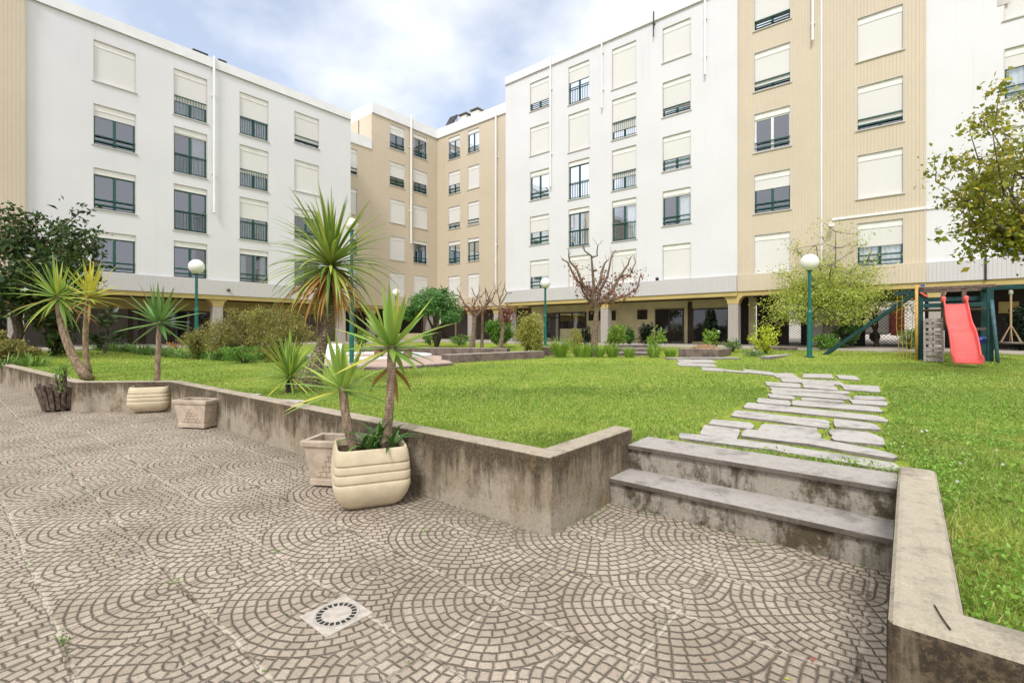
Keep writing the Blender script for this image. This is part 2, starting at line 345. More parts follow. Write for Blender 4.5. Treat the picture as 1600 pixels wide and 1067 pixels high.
MAT['clivia'] = leafmat('strap_leaf', (0.03, 0.085, 0.018), (0.09, 0.17, 0.035), None, 0.15, 0.3)
MAT['magnolia'] = leafmat('magnolia_leaf', (0.012, 0.035, 0.010), (0.055, 0.09, 0.02), (0.09, 0.065, 0.03), 0.12, 0.3)
MAT['maple'] = leafmat('broad_leaf', (0.085, 0.10, 0.012), (0.25, 0.26, 0.03), (0.40, 0.29, 0.035), 0.3, 0.4)
MAT['spring'] = leafmat('spring_leaf', (0.21, 0.26, 0.04), (0.38, 0.42, 0.09), (0.48, 0.47, 0.20), 0.4, 0.5)
MAT['mimosa'] = leafmat('mimosa_leaf', (0.035, 0.10, 0.03), (0.12, 0.24, 0.06), None, 0.3, 0.5)
MAT['plum'] = leafmat('plum_leaf', (0.10, 0.038, 0.03), (0.22, 0.085, 0.065), (0.30, 0.15, 0.10), 0.3, 0.5)
MAT['hedge'] = leafmat('hedge_leaf', (0.05, 0.13, 0.02), (0.16, 0.27, 0.05), None, 0.25, 0.45)
MAT['golden'] = leafmat('golden_shrub_leaf', (0.10, 0.115, 0.025), (0.28, 0.25, 0.07), (0.33, 0.24, 0.09), 0.25, 0.5, 3.0, 1.35)
MAT['straw'] = leafmat('straw_shrub_leaf', (0.12, 0.12, 0.03), (0.33, 0.28, 0.09), (0.10, 0.16, 0.03), 0.25, 0.5, 3.0, 1.35)
MAT['nandina'] = leafmat('nandina_leaf', (0.13, 0.17, 0.03), (0.33, 0.34, 0.08), (0.42, 0.20, 0.08), 0.3, 0.5)
MAT['cover'] = leafmat('ground_cover_leaf', (0.035, 0.095, 0.015), (0.15, 0.25, 0.05), (0.30, 0.36, 0.16), 0.25, 0.45)
MAT['lime'] = leafmat('iris_leaf', (0.09, 0.17, 0.02), (0.22, 0.31, 0.05), None, 0.3, 0.45)
MAT['limebush'] = leafmat('lime_bush_leaf', (0.25, 0.32, 0.02), (0.48, 0.50, 0.06), None, 0.3, 0.45)
MAT['ivy'] = leafmat('ivy_leaf', (0.004, 0.012, 0.006), (0.02, 0.04, 0.015), None, 0.1, 0.35, k=1.0)
MAT['white_bloom'] = leafmat('white_bloom', (0.70, 0.70, 0.62), (0.82, 0.82, 0.76), None, 0.3, 0.6, k=1.0)
MAT['pink_bloom'] = leafmat('pink_bloom', (0.60, 0.48, 0.50), (0.76, 0.68, 0.68), None, 0.3, 0.6, k=1.0)
MAT['clover'] = leafmat('clover_leaf', (0.10, 0.19, 0.025), (0.22, 0.35, 0.06), None, 0.3, 0.4)
def grass_mat():
    m = M('grass_blade', 0.5, 0.25); r = m.island()
    c = m.mix(r, (0.17, 0.31, 0.045), (0.43, 0.58, 0.12))
    c = m.mix((r*5.7).fract().smooth(0.78, 0.95), c, (0.66, 0.60, 0.28))
    big = m.noise(0.55, 5, 0.6); c = m.mix(big.smooth(0.46, 0.72)*0.5, c, (0.58, 0.58, 0.16))
    x, y, z = m.xyz()
    c = m.mix(m.noise(0.9, 5, 0.6, off=(3, 0, 0)).smooth(0.52, 0.75)*0.6, c, (0.17, 0.30, 0.045))
    m.col(c)
    t = m.node('ShaderNodeBsdfTranslucent'); m.nt.links.new(c, t.inputs[0]); mx = m.node('ShaderNodeMixShader'); mx.inputs[0].default_value = 0.4
    m.nt.links.new(m.b.outputs[0], mx.inputs[1]); m.nt.links.new(t.outputs[0], mx.inputs[2]); m.nt.links.new(mx.outputs[0], m.out.inputs[0]); return m.m
MAT['grass'] = grass_mat()
def lawn_mat():
    m = M('lawn_ground', 0.95, 0.05); c = m.mix(m.noise(25, 5, 0.7).smooth(0.35, 0.65), (0.17, 0.24, 0.03), (0.36, 0.43, 0.075))
    c = m.mix(m.noise(1.1, 6, 0.65).smooth(0.58, 0.75)*0.7, c, (0.46, 0.40, 0.17)); m.col(c); m.bump(m.noise(60, 4), 0.02); return m.m
MAT['lawn'] = lawn_mat()
MAT['ground'] = plain('far_ground', (0.20, 0.19, 0.16), 0.95, 0.1, 0.2, 0.4)
MAT['terrace'] = plain('terrace_tiles', (0.40, 0.36, 0.30), 0.85, 0.2, 0.15, 3)

# ---------------------------------------------------------------- mesh helpers
WL = {}
def link(o, parent, base):
    COL.objects.link(o)
    if parent is not None: o.parent = parent; WL[o.name] = WL[parent.name]
    else: o.location = base; WL[o.name] = Vector(base)
    return o
class MB:
    def __init__(s): s.v, s.f = [], []
    def add(s, vs, fs):
        n = len(s.v); s.v += [Vector(p) for p in vs]; s.f += [tuple(i+n for i in f) for f in fs]; return s
    def box(s, p0, p1):
        (x0, y0, z0), (x1, y1, z1) = [tuple(min(a, b) for a, b in zip(p0, p1)), tuple(max(a, b) for a, b in zip(p0, p1))]
        return s.add([(x0,y0,z0),(x1,y0,z0),(x1,y1,z0),(x0,y1,z0),(x0,y0,z1),(x1,y0,z1),(x1,y1,z1),(x0,y1,z1)],
                     [(3,2,1,0),(4,5,6,7),(0,1,5,4),(1,2,6,5),(2,3,7,6),(3,0,4,7)])
    def bar(s, a, b, w, h=None, up=Vector((0,0,1))):             # rectangular bar between two points
        a, b = Vector(a), Vector(b); d = (b-a).normalized(); h = h or w
        if abs(d.dot(up)) > 0.95: up = Vector((1, 0, 0))
        x = d.cross(up).normalized()*(w/2); y = x.cross(d).normalized()*(h/2)
        q = [a-x-y, a+x-y, a+x+y, a-x+y, b-x-y, b+x-y, b+x+y, b-x+y]
        return s.add(q, [(3,2,1,0),(4,5,6,7),(0,1,5,4),(1,2,6,5),(2,3,7,6),(3,0,4,7)])
    def tube(s, pts, rad, n=8, cap=True):
        pts = [Vector(p) for p in pts]; rad = rad if isinstance(rad, (list, tuple)) else [rad]*len(pts)
        d0 = (pts[1]-pts[0]).normalized(); ref = Vector((1,0,0)) if abs(d0.x) < 0.8 else Vector((0,1,0))
        x = (ref - d0*ref.dot(d0)).normalized(); base = len(s.v); rings = []
        for i, p in enumerate(pts):
            d = (pts[min(i+1, len(pts)-1)] - pts[max(i-1, 0)]).normalized()
            x = (x - d*x.dot(d)).normalized(); y = d.cross(x)
            for k in range(n):
                t = 2*math.pi*k/n; s.v.append(p + (x*math.cos(t) + y*math.sin(t))*rad[i])
        for i in range(len(pts)-1):
            for k in range(n):
                a = base+i*n+k; b = base+i*n+(k+1)%n; s.f.append((a, b, b+n, a+n))
        if cap: s.f.append(tuple(base+k for k in reversed(range(n)))); s.f.append(tuple(base+(len(pts)-1)*n+k for k in range(n)))
        return s
    def lathe(s, c, prof, n=28, rfun=None, rot=0.0, close=True):
        c = Vector(c); base = len(s.v)
        for r, z in prof:
            for k in range(n):
                t = 2*math.pi*k/n; q = rfun(t) if rfun else (math.cos(t), math.sin(t))
                x, y = q[0]*r, q[1]*r
                s.v.append(c + Vector((x*math.cos(rot)-y*math.sin(rot), x*math.sin(rot)+y*math.cos(rot), z)))
        for i in range(len(prof)-1):
            for k in range(n):
                a = base+i*n+k; b = base+i*n+(k+1)%n; s.f.append((a, b, b+n, a+n))
        if close:
            s.f.append(tuple(base+k for k in reversed(range(n)))); s.f.append(tuple(base+(len(prof)-1)*n+k for k in range(n)))
        return s
    def prism(s, poly, z0, z1):
        n = len(poly); zt = z1 if isinstance(z1, (list, tuple)) else [z1]*n
        return s.add([(p[0], p[1], z0) for p in poly] + [(p[0], p[1], zt[i]) for i, p in enumerate(poly)],
                     [tuple(reversed(range(n))), tuple(range(n, 2*n))] + [(i, (i+1)%n, (i+1)%n+n, i+n) for i in range(n)])
    def build(s, name, mat, parent=None, base=(0,0,0), smooth=False, bevel=0.0, seg=2):
        me = bpy.data.meshes.new(name); o = bpy.data.objects.new(name, me); link(o, parent, base)
        w = WL[o.name]
        me.from_pydata([tuple(v-w) for v in s.v], [], s.f); me.validate()
        if bevel:
            bm = bmesh.new(); bm.from_mesh(me); bmesh.ops.remove_doubles(bm, verts=bm.verts, dist=1e-5)
            bmesh.ops.recalc_face_normals(bm, faces=bm.faces)
            es = [e for e in bm.edges if len(e.link_faces) == 2 and e.calc_face_angle(0) > 0.5]
            bmesh.ops.bevel(bm, geom=es, offset=bevel, segments=seg, profile=0.5, affect='EDGES'); bm.to_mesh(me); bm.free()
        if smooth: me.polygons.foreach_set('use_smooth', [True]*len(me.polygons))
        me.materials.append(mat if not isinstance(mat, str) else MAT[mat]); return o
def np_mesh(name, V, F, mat, parent=None, base=(0,0,0), smooth=False):
    V = np.asarray(V, dtype=np.float32); F = np.asarray(F, dtype=np.int32)
    me = bpy.data.meshes.new(name); o = bpy.data.objects.new(name, me); link(o, parent, base)
    V = V - np.array(WL[o.name], dtype=np.float32)
    me.vertices.add(len(V)); me.vertices.foreach_set('co', V.ravel())
    k = F.shape[1]; me.loops.add(F.size); me.loops.foreach_set('vertex_index', F.ravel())
    me.polygons.add(len(F)); me.polygons.foreach_set('loop_start', np.arange(0, F.size, k, dtype=np.int32))
    me.update(calc_edges=True)
    me.materials.append(MAT[mat] if isinstance(mat, str) else mat); return o
def tag(o, label, cat, group=None, kind=None):
    o['label'] = label; o['category'] = cat
    if group: o['group'] = group
    if kind: o['kind'] = kind
    return o
def thing(name, label, cat, loc=(0,0,0), group=None):
    o = bpy.data.objects.new(name, None); o.empty_display_size = 0.2; link(o, None, loc); return tag(o, label, cat, group)
def struct(o, kind='structure'): o['kind'] = kind; return o
def walk_copy(o, shift, parent=None):
    c = o.copy(); COL.objects.link(c); c.parent = parent
    if parent is None: c.location = o.location + shift; WL[c.name] = WL[o.name] + shift
    else: WL[c.name] = WL[parent.name]
    for ch in [q for q in COL.objects if q.parent == o]: walk_copy(ch, shift, c)
    return c
def copy_to(o, loc, label):
    c = walk_copy(o, Vector(loc) - o.location); c['label'] = label; return c

def leaf_arrays(P, size, aspect=0.45, up=0.2, out=None, jit=0.35, fold=0.12):
    """one four-cornered folded leaf at each point: V (n*4), F (n)"""
    n = len(P); d = rng.normal(size=(n, 3)); d[:, 2] += up
    if out is not None: d = d + out
    d /= np.linalg.norm(d, axis=1)[:, None] + 1e-9
    t = rng.normal(size=(n, 3)); s = np.cross(d, t); s /= np.linalg.norm(s, axis=1)[:, None] + 1e-9
    u = np.cross(s, d); L = size*(1 + jit*rng.normal(size=n)).clip(0.45, 1.9); L = L[:, None]
    mid = P + d*L*0.45
    V = np.stack([P, mid + s*L*aspect/2 + u*L*fold, P + d*L - u*L*fold*0.6, mid - s*L*aspect/2 + u*L*fold], axis=1).reshape(-1, 3)
    return V, np.arange(n*4).reshape(n, 4)
def leaves(name, P, size, mat, parent=None, base=(0,0,0), **k):
    V, F = leaf_arrays(np.asarray(P), size, **k); return np_mesh(name, V, F, mat, parent, base)
def blob_points(n, c, r, clumps=14, clump_r=0.4, shell=0.55, flat_bottom=True):
    """points gathered in uneven clumps over an ellipsoid"""
    c = np.array(c); r = np.array(r)
    q = rng.normal(size=(clumps, 3)); q /= np.linalg.norm(q, axis=1)[:, None]
    q *= (shell + (1-shell)*rng.random(clumps))[:, None]
    if flat_bottom: q[:, 2] = np.where(q[:, 2] < -0.5, -0.5*rng.random(clumps), q[:, 2])
    w = 0.4 + rng.random(clumps); w /= w.sum(); idx = rng.choice(clumps, n, p=w)
    e = rng.normal(size=(n, 3)); e /= np.linalg.norm(e, axis=1)[:, None]; e *= (rng.random(n)**0.45)[:, None]
    cr_ = clump_r*(0.6 + 0.8*rng.random(clumps))
    return c + (q[idx]*(1-0.35*clump_r) + e*cr_[idx][:, None])*r
def strap(mb, p, az, el, L, w, droop, seg=5, fold=0.25, tw=0.0, taper=1.0):
    """a sword-shaped leaf that leaves p at azimuth az / elevation el and bends down"""
    p = Vector(p); base = len(mb.v); e = el
    for i in range(seg+1):
        t = i/seg; ww = w*(0.55 + 0.9*t if t < 0.35 else (1-t)**0.75*1.33*taper) if i < seg else 0.0015
        h = Vector((math.cos(az)*math.cos(e), math.sin(az)*math.cos(e), math.sin(e)))
        side = Vector((-math.sin(az+tw), math.cos(az+tw), 0)); nrm = side.cross(h)
        mb.v += [p - side*ww/2 - nrm*(ww*fold*-1), p.copy(), p + side*ww/2 - nrm*(ww*fold*-1)]
        p = p + h*(L/seg); e -= droop/seg*(0.4 + 1.2*t)
    for i in range(seg):
        a = base+i*3; mb.f += [(a, a+1, a+4, a+3), (a+1, a+2, a+5, a+4)]
def rosette(c, n, L, w, el0=-0.5, el1=1.45, droop=0.7, seg=5, axis=None, power=1.0, lj=0.25, fold=0.25):
    mb = MB(); c = Vector(c)
    for i in range(n):
        t = (i+0.5)/n; el = el0 + (el1-el0)*t**power + random.uniform(-0.13, 0.13)
        az = i*2.399963 + random.uniform(-0.25, 0.25)
        o = c + Vector((math.cos(az)*0.02, math.sin(az)*0.02, (t-0.5)*0.14*L))
        strap(mb, o, az, el, L*(1 + random.uniform(-lj, lj*0.6))*(1 - 0.25*max(0, t-0.75)), w*random.uniform(0.8, 1.15), droop*random.uniform(0.4, 1.3)*(1.15-t), seg, fold, random.uniform(-0.3, 0.3))
    return mb
def bend(p0, p1, n=5, wob=0.04, sag=0.0):
    p0, p1 = Vector(p0), Vector(p1); L = (p1-p0).length; out = []
    for i in range(n+1):
        t = i/n; p = p0.lerp(p1, t)
        if 0 < i < n: p += Vector((random.uniform(-1,1), random.uniform(-1,1), random.uniform(-1,1)))*wob*L
        p.z -= sag*L*4*t*(1-t)*0.25; out.append(p)
    return out
def branch(mb, p, d, L, r, depth, tips, spread=0.6, up=0.15, ratio=0.72, kids=(2, 3), wob=0.06, nseg=4, mids=None):
    d = Vector(d).normalized(); q = p + d*L; pts = bend(p, q, nseg, wob); e = r*0.62
    mb.tube(pts, [r + (e-r)*i/nseg for i in range(nseg+1)], 7 if r > 0.03 else 5)
    if mids is not None:
        for t in pts[1:]: mids.append((t.copy(), depth))
    if depth == 0: tips.append((q, d)); return
    for k in range(random.randint(*kids)):
        v = Vector((random.gauss(0,1), random.gauss(0,1), random.gauss(0,1))); v = (v - d*v.dot(d)).normalized()
        nd = (d + v*spread*random.uniform(0.6, 1.3) + Vector((0,0,up))).normalized()
        st = q if k < 2 else pts[nseg-1]
        branch(mb, st, nd, L*ratio*random.uniform(0.75, 1.2), e*random.uniform(0.75, 0.95), depth-1, tips, spread, up, ratio, kids, wob, nseg, mids)
# ---------------------------------------------------------------- ground, terrace, patio, lawn
struct(MB().add([(-600,-600,-.12),(600,-600,-.12),(600,600,-.12),(-600,600,-.12)], [(0,1,2,3)]).build('ground', 'ground'))
pat = MB().add([(-14,-14,0),(1.84,-14,0),(1.84,-.04,0),(3.5,-.04,0),(3.5,1.9,0),(2.66,1.9,0),(2.62,9.6,0),(1.6,10.8,0),(1.2,18.2,0),(0.9,40,0),(-14,40,0)], [tuple(range(11))])
struct(pat.build('patio', 'patio'))
TZ = 0.66
ter = MB().prism([(22.0,-24),(60,-24),(60,60),(-24,60),(-24,25.0),(22.0,25.0)], -.1, TZ)
struct(ter.build('terrace', 'terrace', bevel=0.02))
# the lawn: one sheet of small squares cut to its outline, rising gently towards the buildings
LAWN = [(1.90,-24),(1.90,-.10),(3.79,-.10),(3.79,.055),(4.09,.055),(4.09,1.80),(3.79,1.80),(3.79,1.92),(2.70,1.92),(2.66,9.58),(1.62,10.78),(1.26,18.15),(0.9,25.2),(22.1,25.2),(22.1,-24)]
def in_poly(px, py, poly):
    inside = np.zeros(px.shape, bool); j = len(poly)-1
    for i in range(len(poly)):
        xi, yi = poly[i]; xj, yj = poly[j]
        if yi != yj: inside ^= ((yi > py) != (yj > py)) & (px < (xj-xi)*(py-yi)/(yj-yi)+xi)
        j = i
    return inside
bm = bmesh.new(); bm.faces.new([bm.verts.new((x, y, 0)) for x, y in LAWN])
for k in range(1, 23):
    bmesh.ops.bisect_plane(bm, geom=bm.verts[:]+bm.edges[:]+bm.faces[:], plane_co=(k*1.0+.011, 0, 0), plane_no=(1,0,0))
for k in range(-23, 26):
    bmesh.ops.bisect_plane(bm, geom=bm.verts[:]+bm.edges[:]+bm.faces[:], plane_co=(0, k*1.0+.017, 0), plane_no=(0,1,0))
for v in bm.verts: v.co.z = lawn_z(v.co.x, v.co.y) - 0.012
lm = bpy.data.meshes.new('lawn'); bm.to_mesh(lm); bm.free(); lo = bpy.data.objects.new('lawn', lm); link(lo, None, (0,0,0)); lm.materials.append(MAT['lawn']); struct(lo)

# ---------------------------------------------------------------- buildings
class Fac:
    """a facade plane: 'y' = the plane y = c seen from -y, running along x; 'x' = the plane x = c seen from -x, running along y"""
    def __init__(s, ax, c): s.ax, s.c = ax, c
    def p(s, u, d, z): return Vector((u, s.c-d, z)) if s.ax == 'y' else Vector((s.c-d, u, z))
    def box(s, mb, u0, u1, d0, d1, z0, z1): return mb.box(s.p(u0, d0, z0), s.p(u1, d1, z1))
    def u(s, px): return on_y(px, s.c) if s.ax == 'y' else on_x(px, s.c)
def build_wall(F, u0, u1, z0, z1, wins, depth, mat, parent):
    mb = MB(); q = lambda a, b, c, d: mb.add([a, b, c, d], [(0,1,2,3)])
    cols = {}
    for w in wins: cols.setdefault((round(w['u0'], 3), round(w['u1'], 3)), []).append(w)
    cur = u0
    for (a, b) in sorted(cols):
        q(F.p(cur,0,z0), F.p(a,0,z0), F.p(a,0,z1), F.p(cur,0,z1)); zc = z0
        for w in sorted(cols[(a, b)], key=lambda w: w['z0']):
            if w['z0'] > zc: q(F.p(a,0,zc), F.p(b,0,zc), F.p(b,0,w['z0']), F.p(a,0,w['z0']))
            zc = w['z1']; y0, y1 = w['z0'], w['z1']; D = -0.28
            q(F.p(a,0,y0), F.p(b,0,y0), F.p(b,D,y0), F.p(a,D,y0)); q(F.p(a,0,y1), F.p(b,0,y1), F.p(b,D,y1), F.p(a,D,y1))
            q(F.p(a,0,y0), F.p(a,0,y1), F.p(a,D,y1), F.p(a,D,y0)); q(F.p(b,0,y0), F.p(b,0,y1), F.p(b,D,y1), F.p(b,D,y0))
        if zc < z1: q(F.p(a,0,zc), F.p(b,0,zc), F.p(b,0,z1), F.p(a,0,z1))
        cur = b
    q(F.p(cur,0,z0), F.p(u1,0,z0), F.p(u1,0,z1), F.p(cur,0,z1))
    q(F.p(u0,0,z0), F.p(u0,-depth,z0), F.p(u0,-depth,z1), F.p(u0,0,z1)); q(F.p(u1,0,z0), F.p(u1,-depth,z0), F.p(u1,-depth,z1), F.p(u1,0,z1))
    q(F.p(u0,-depth,z0), F.p(u1,-depth,z0), F.p(u1,-depth,z1), F.p(u0,-depth,z1)); q(F.p(u0,0,z1), F.p(u1,0,z1), F.p(u1,-depth,z1), F.p(u0,-depth,z1))
    q(F.p(u0,0,z0), F.p(u1,0,z0), F.p(u1,-depth,z0), F.p(u0,-depth,z0))
    return mb.build('wall', mat, parent)
BOX = 0.26
def make_window(F, w, parent):
    a, b, z0, z1 = w['u0'], w['u1'], w['z0'], w['z1']; c = w['c']; st = w['s']
    tr = MB(); t = 0.022
    F.box(tr, a, a+t, -.20, .004, z0, z1); F.box(tr, b-t, b, -.20, .004, z0, z1); F.box(tr, a+t, b-t, -.20, .004, z1-t, z1)
    win = tr.build('window', 'trim', parent)
    F.box(MB(), a-.05, b+.05, -.22, .05, z0-.045, z0-.003).build('sill', 'trim', win)
    ai, bi, zt = a+t+.002, b-t-.002, z1-t-.002
    F.box(MB(), ai, bi, -.18, -.06, zt-BOX, zt).build('shutter_box', 'box', win, bevel=.006)
    ztop = zt-BOX-.002; zb = ztop - c*(ztop - z0)
    if c > 0.02: F.box(MB(), ai+.004, bi-.004, -.105, -.08, max(zb, z0+.012), ztop).build('shutter', 'shutter', win)
    if c > 0.97: return
    f = MB(); k = .055; m = (a+b)/2
    F.box(f, ai, ai+k, -.16, -.10, z0, ztop); F.box(f, bi-k, bi, -.16, -.10, z0, ztop)
    F.box(f, ai+k, bi-k, -.158, -.102, ztop-k, ztop); F.box(f, ai+k, bi-k, -.158, -.102, z0, z0+k); F.box(f, m-.05, m+.05, -.155, -.095, z0+k, ztop-k)
    f.build('frame', 'pvc' if w.get('pale') else 'green', win)
    MB().add([F.p(ai,-.135,z0), F.p(bi,-.135,z0), F.p(bi,-.135,ztop), F.p(ai,-.135,ztop)], [(0,1,2,3)]).build('pane', 'glass', win)
    r = MB()
    if st == 'r':
        hh = min(.92, ztop-z0-.1); F.box(r, ai, bi, -.05, -.01, z0+hh, z0+hh+.045); F.box(r, ai, bi, -.05, -.01, z0+.06, z0+.09)
        n = int((bi-ai)/.115)
        for i in range(1, n): u = ai+(bi-ai)*i/n; F.box(r, u-.009, u+.009, -.04, -.02, z0+.09, z0+hh)
    else:
        for h in ((.17, .40) if st == 'b' else (.17,)): F.box(r, ai, bi, -.055, -.015, z0+h, z0+h+.05)
    r.build('railing', 'green', win)
    cu = w.get('cur', '')
    if cu:
        spans = {'f': [(ai, bi)], 'l': [(ai, ai+(bi-ai)*.42)], 'r': [(bi-(bi-ai)*.42, bi)], 's': [(ai, ai+(bi-ai)*.25), (bi-(bi-ai)*.25, bi)]}[cu]
        mb = MB()
        for (p, q) in spans:
            n = max(6, int((q-p)/.03)); ph = random.random()*6
            vs = []
            for i in range(n+1):
                u = p+(q-p)*i/n; d = -.20 + .022*math.sin(ph+i*1.05+.5*math.sin(i*.37)); vs += [F.p(u, d, z0-.1), F.p(u, d*1.0, ztop)]
            mb.add(vs, [(2*i, 2*i+2, 2*i+3, 2*i+1) for i in range(n)])
        mb.build('curtain', 'curtain', win)
def columns(F, specs, tops):
    """specs: (px left, px right, 'short'|'tall', style, [(closed, curtain), ...] from the top row down)"""
    out = []
    for (pl, pr, size, st, rows) in specs:
        u = sorted((F.u(pl), F.u(pr)))
        for i, r in enumerate(rows):
            if r is None: continue
            zt = tops[i]; h = 1.80 if size == 'short' else 2.25
            z0 = max(zt-h, 3.985)
            out.append(dict(u0=u[0], u1=u[1], z0=z0, z1=zt, c=r[0], s=('b' if (z0 == 3.985 and st == 'r') else st), cur=r[1] if len(r) > 1 else '', pale=len(r) > 2))
    return out
TOP5 = [16.93, 14.13, 11.33, 8.53, 5.76]; TOP4 = TOP5[1:]
def block(name, label, F, u0, u1, zr, specs, tops, mat, depth, fascia, ped=0.0, z0=3.19, par=.52, group=None):
    b = thing(name, label, 'building', F.p((u0+u1)/2, 0, TZ), group)
    wins = columns(F, specs, tops)
    build_wall(F, u0, u1, z0, zr-par, wins, depth, mat, b)
    mb = MB(); F.box(mb, u0, u1, -depth-.05, .07, zr-par+.002, zr); mb.build('parapet', 'parapet', b)
    mb = MB(); F.box(mb, u0, u1, .0715, .078, zr-par+.004, zr-par+.035); mb.build('coping_shadow', 'brownwood', b)  # thin brown strip painted in as the shadow line of the coping
    mb = MB(); F.box(mb, u0, u1, -1.7, -1.6, 3.3, zr-par-.1); mb.build('room_backdrop', 'room', b)  # dark backdrop added behind the panes, the rooms' dimness is in its colour
    if fascia:
        mb = MB(); F.box(mb, u0, u1, .002, .16, 3.19, 3.94); mb.build('fascia', fascia, b)
        mb = MB(); F.box(mb, u0, u1, -.42, .10, 2.98, 3.187); mb.build('edge_beam', 'yellow', b)
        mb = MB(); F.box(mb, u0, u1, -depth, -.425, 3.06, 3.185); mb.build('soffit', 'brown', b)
    for w in wins: make_window(F, w, b)
    return b
FL, FR = Fac('y', 27.5), Fac('x', 24.0)
FB, FA = Fac('y', 30.0), Fac('x', 26.6)

bl = block('apartment_block', 'white tiled block on the left with four window columns, above the magnolia and cordylines', FL, 2.38, 17.05, 15.3,
   [(145.5, 212.5, 'short', 'b', [(1,), (.16, ''), (0, ''), (0, '')]),
    (271, 324, 'tall', 'r', [(.64, 'f'), (.03, 'r'), (0, ''), (0, '')]),
    (374, 419.5, 'tall', 'r', [(.50, 'f'), (.62, 'f'), (.42, 'f'), (0, 's')]),
    (459.5, 498.5, 'short', 'b', [(.86, ''), (1,), (.12, ''), (0, '')])], TOP4, MAT['white'], 11, MAT['fascia_white'])
be = block('apartment_block', 'narrow strip of ribbed beige tiled block at the left edge', Fac('y', 27.32), -9, 2.377, 15.3,
   [(-150, -80, 'short', 'b', [(1,), (.4, ''), (0, ''), (1,)])], TOP4, MAT['beige'], 11, MAT['beige'])
# back corner: two wings of beige tile that meet at right angles, and the lower link towards the left block
bb = block('apartment_block', 'beige corner block at the far end with paired windows either side of its corner', FB, 20.3, 26.6, 17.95,
   [(608.5, 632.5, 'short', 'b', [(.28, ''), (.55, ''), (1,), (1,), (1,)]),
    (645.5, 667.5, 'short', 'b', [(.04, 's'), (.48, ''), (1,), (.02, 's'), (1,)])], TOP5, MAT['beige'], 11, MAT['beige'], par=.80)
w2 = columns(FA, [(700.5, 719, 'short', 'b', [(.05, 'l'), (.50, 's'), (.80, ''), (.03, 's'), (1,)]),
                  (730.5, 749, 'short', 'b', [(.03, 's'), (1,), (.96, ''), (.02, 'l'), (1,)])], TOP5)
build_wall(FA, 20.4, 29.997, 3.19, 17.15, w2, 9, MAT['beige'], bb).name = 'wing_wall'
FA.box(MB(), 20.4, 29.92, -9.05, .07, 17.153, 17.947).build('parapet', 'parapet', bb)
FA.box(MB(), 20.4, 29.92, .0715, .078, 17.155, 17.185).build('coping_shadow', 'brownwood', bb)  # the coping's shadow line again, as a brown strip on the wing
FA.box(MB(), 20.4, 29.8, -1.7, -1.6, 3.3, 17.0).build('room_backdrop', 'room', bb)  # same dark-coloured sheet standing for the dim rooms of the wing
FA.box(MB(), 20.4, 29.83, .002, .16, 3.192, 3.938).build('fascia', 'beige', bb)
FA.box(MB(), 20.4, 29.89, -.42, .10, 2.984, 3.184).build('edge_beam', 'yellow', bb)
for w in w2: make_window(FA, w, bb)
wl_ = [dict(u0=on_y(536, 30), u1=on_y(558.5, 30), z0=t-1.8, z1=t, c=c, s='b', cur='') for t, c in zip(TOP4, (.86, 1, .3, 1))]
build_wall(FB, 15.5, 20.297, 3.19, 14.5, wl_, 10.9, MAT['beige'], bb).name = 'link_wall'
FB.box(MB(), 15.5, 20.29, -10.9, .06, 14.503, 15.25).build('parapet', 'parapet', bb)
FB.box(MB(), 15.5, 20.29, .002, .155, 3.192, 3.938).build('fascia', 'beige', bb)
FB.box(MB(), 15.5, 20.29, -.42, .09, 2.984, 3.184).build('edge_beam', 'yellow', bb)
for w in wl_: make_window(FB, w, bb)

bw = block('apartment_block', 'tall white tiled block right of the corner with four window columns, above the plum tree', FR, on_x(1152, 24), 20.4, 17.95,
   [(828, 858, 'short', 'b', [(.68, 'f'), (1,), (.04, 'l'), (.48, 'f'), (.5, 's')]),
    (888, 921, 'tall', 'r', [(.33, 'l'), (1,), (0, 'l'), (0, 'f'), (1,)]),
    (956, 994.5, 'tall', 'r', [(1,), (.76, 'f'), (.66, 'f'), (.04, 'l'), (1,)]),
    (1035, 1079.5, 'short', 'b', [(1,), (.77, ''), (.60, 'f'), (.04, 'l'), (1,)])], TOP5, MAT['white'], 11, MAT['fascia_white'])
FR2 = Fac('x', 24.13)
by = block('apartment_block', 'ribbed beige tiled block with two columns of wide windows behind the flowering tree', FR2, on_x(1447, 24), on_x(1152, 24)-.003, 17.95,
   [(1178, 1235.5, 'short', 'b', [(.72, ''), (.84, ''), (.02, '', 1), (.30, ''), (1,)]),
    (1339, 1412, 'short', 'b', [(1,), (1,), (.84, ''), (1,), (.48, 'f')])], TOP5, MAT['beige'], 11, MAT['beige'])
bz = block('apartment_block', 'white tiled block at the right edge, behind the play tower and broad-leaved tree', Fac('x', 24.20), -24, on_x(1447, 24)-.003, 17.95,
   [(1568.5, 1650, 'short', 'b', [(1,), (1,), (.28, 'f'), (1,), (.30, '')])], TOP5, MAT['white'], 11, MAT['fascia_white'])
FR2.box(MB(), on_x(1447, 24)+.01, on_x(1300, 24), .001, .05, 5.98, 6.07).build('ledge', 'parapet', by)
Fac('x', 24.20).box(MB(), -24, on_x(1447, 24)-.01, .001, .05, 5.98, 6.07).build('ledge', 'parapet', bz)
Fac('x', 24.20).box(MB(), on_x(1560, 24)-.3, on_x(1560, 24), .001, .02, 12.9, 13.2).build('vent_grille', 'trim', bz)

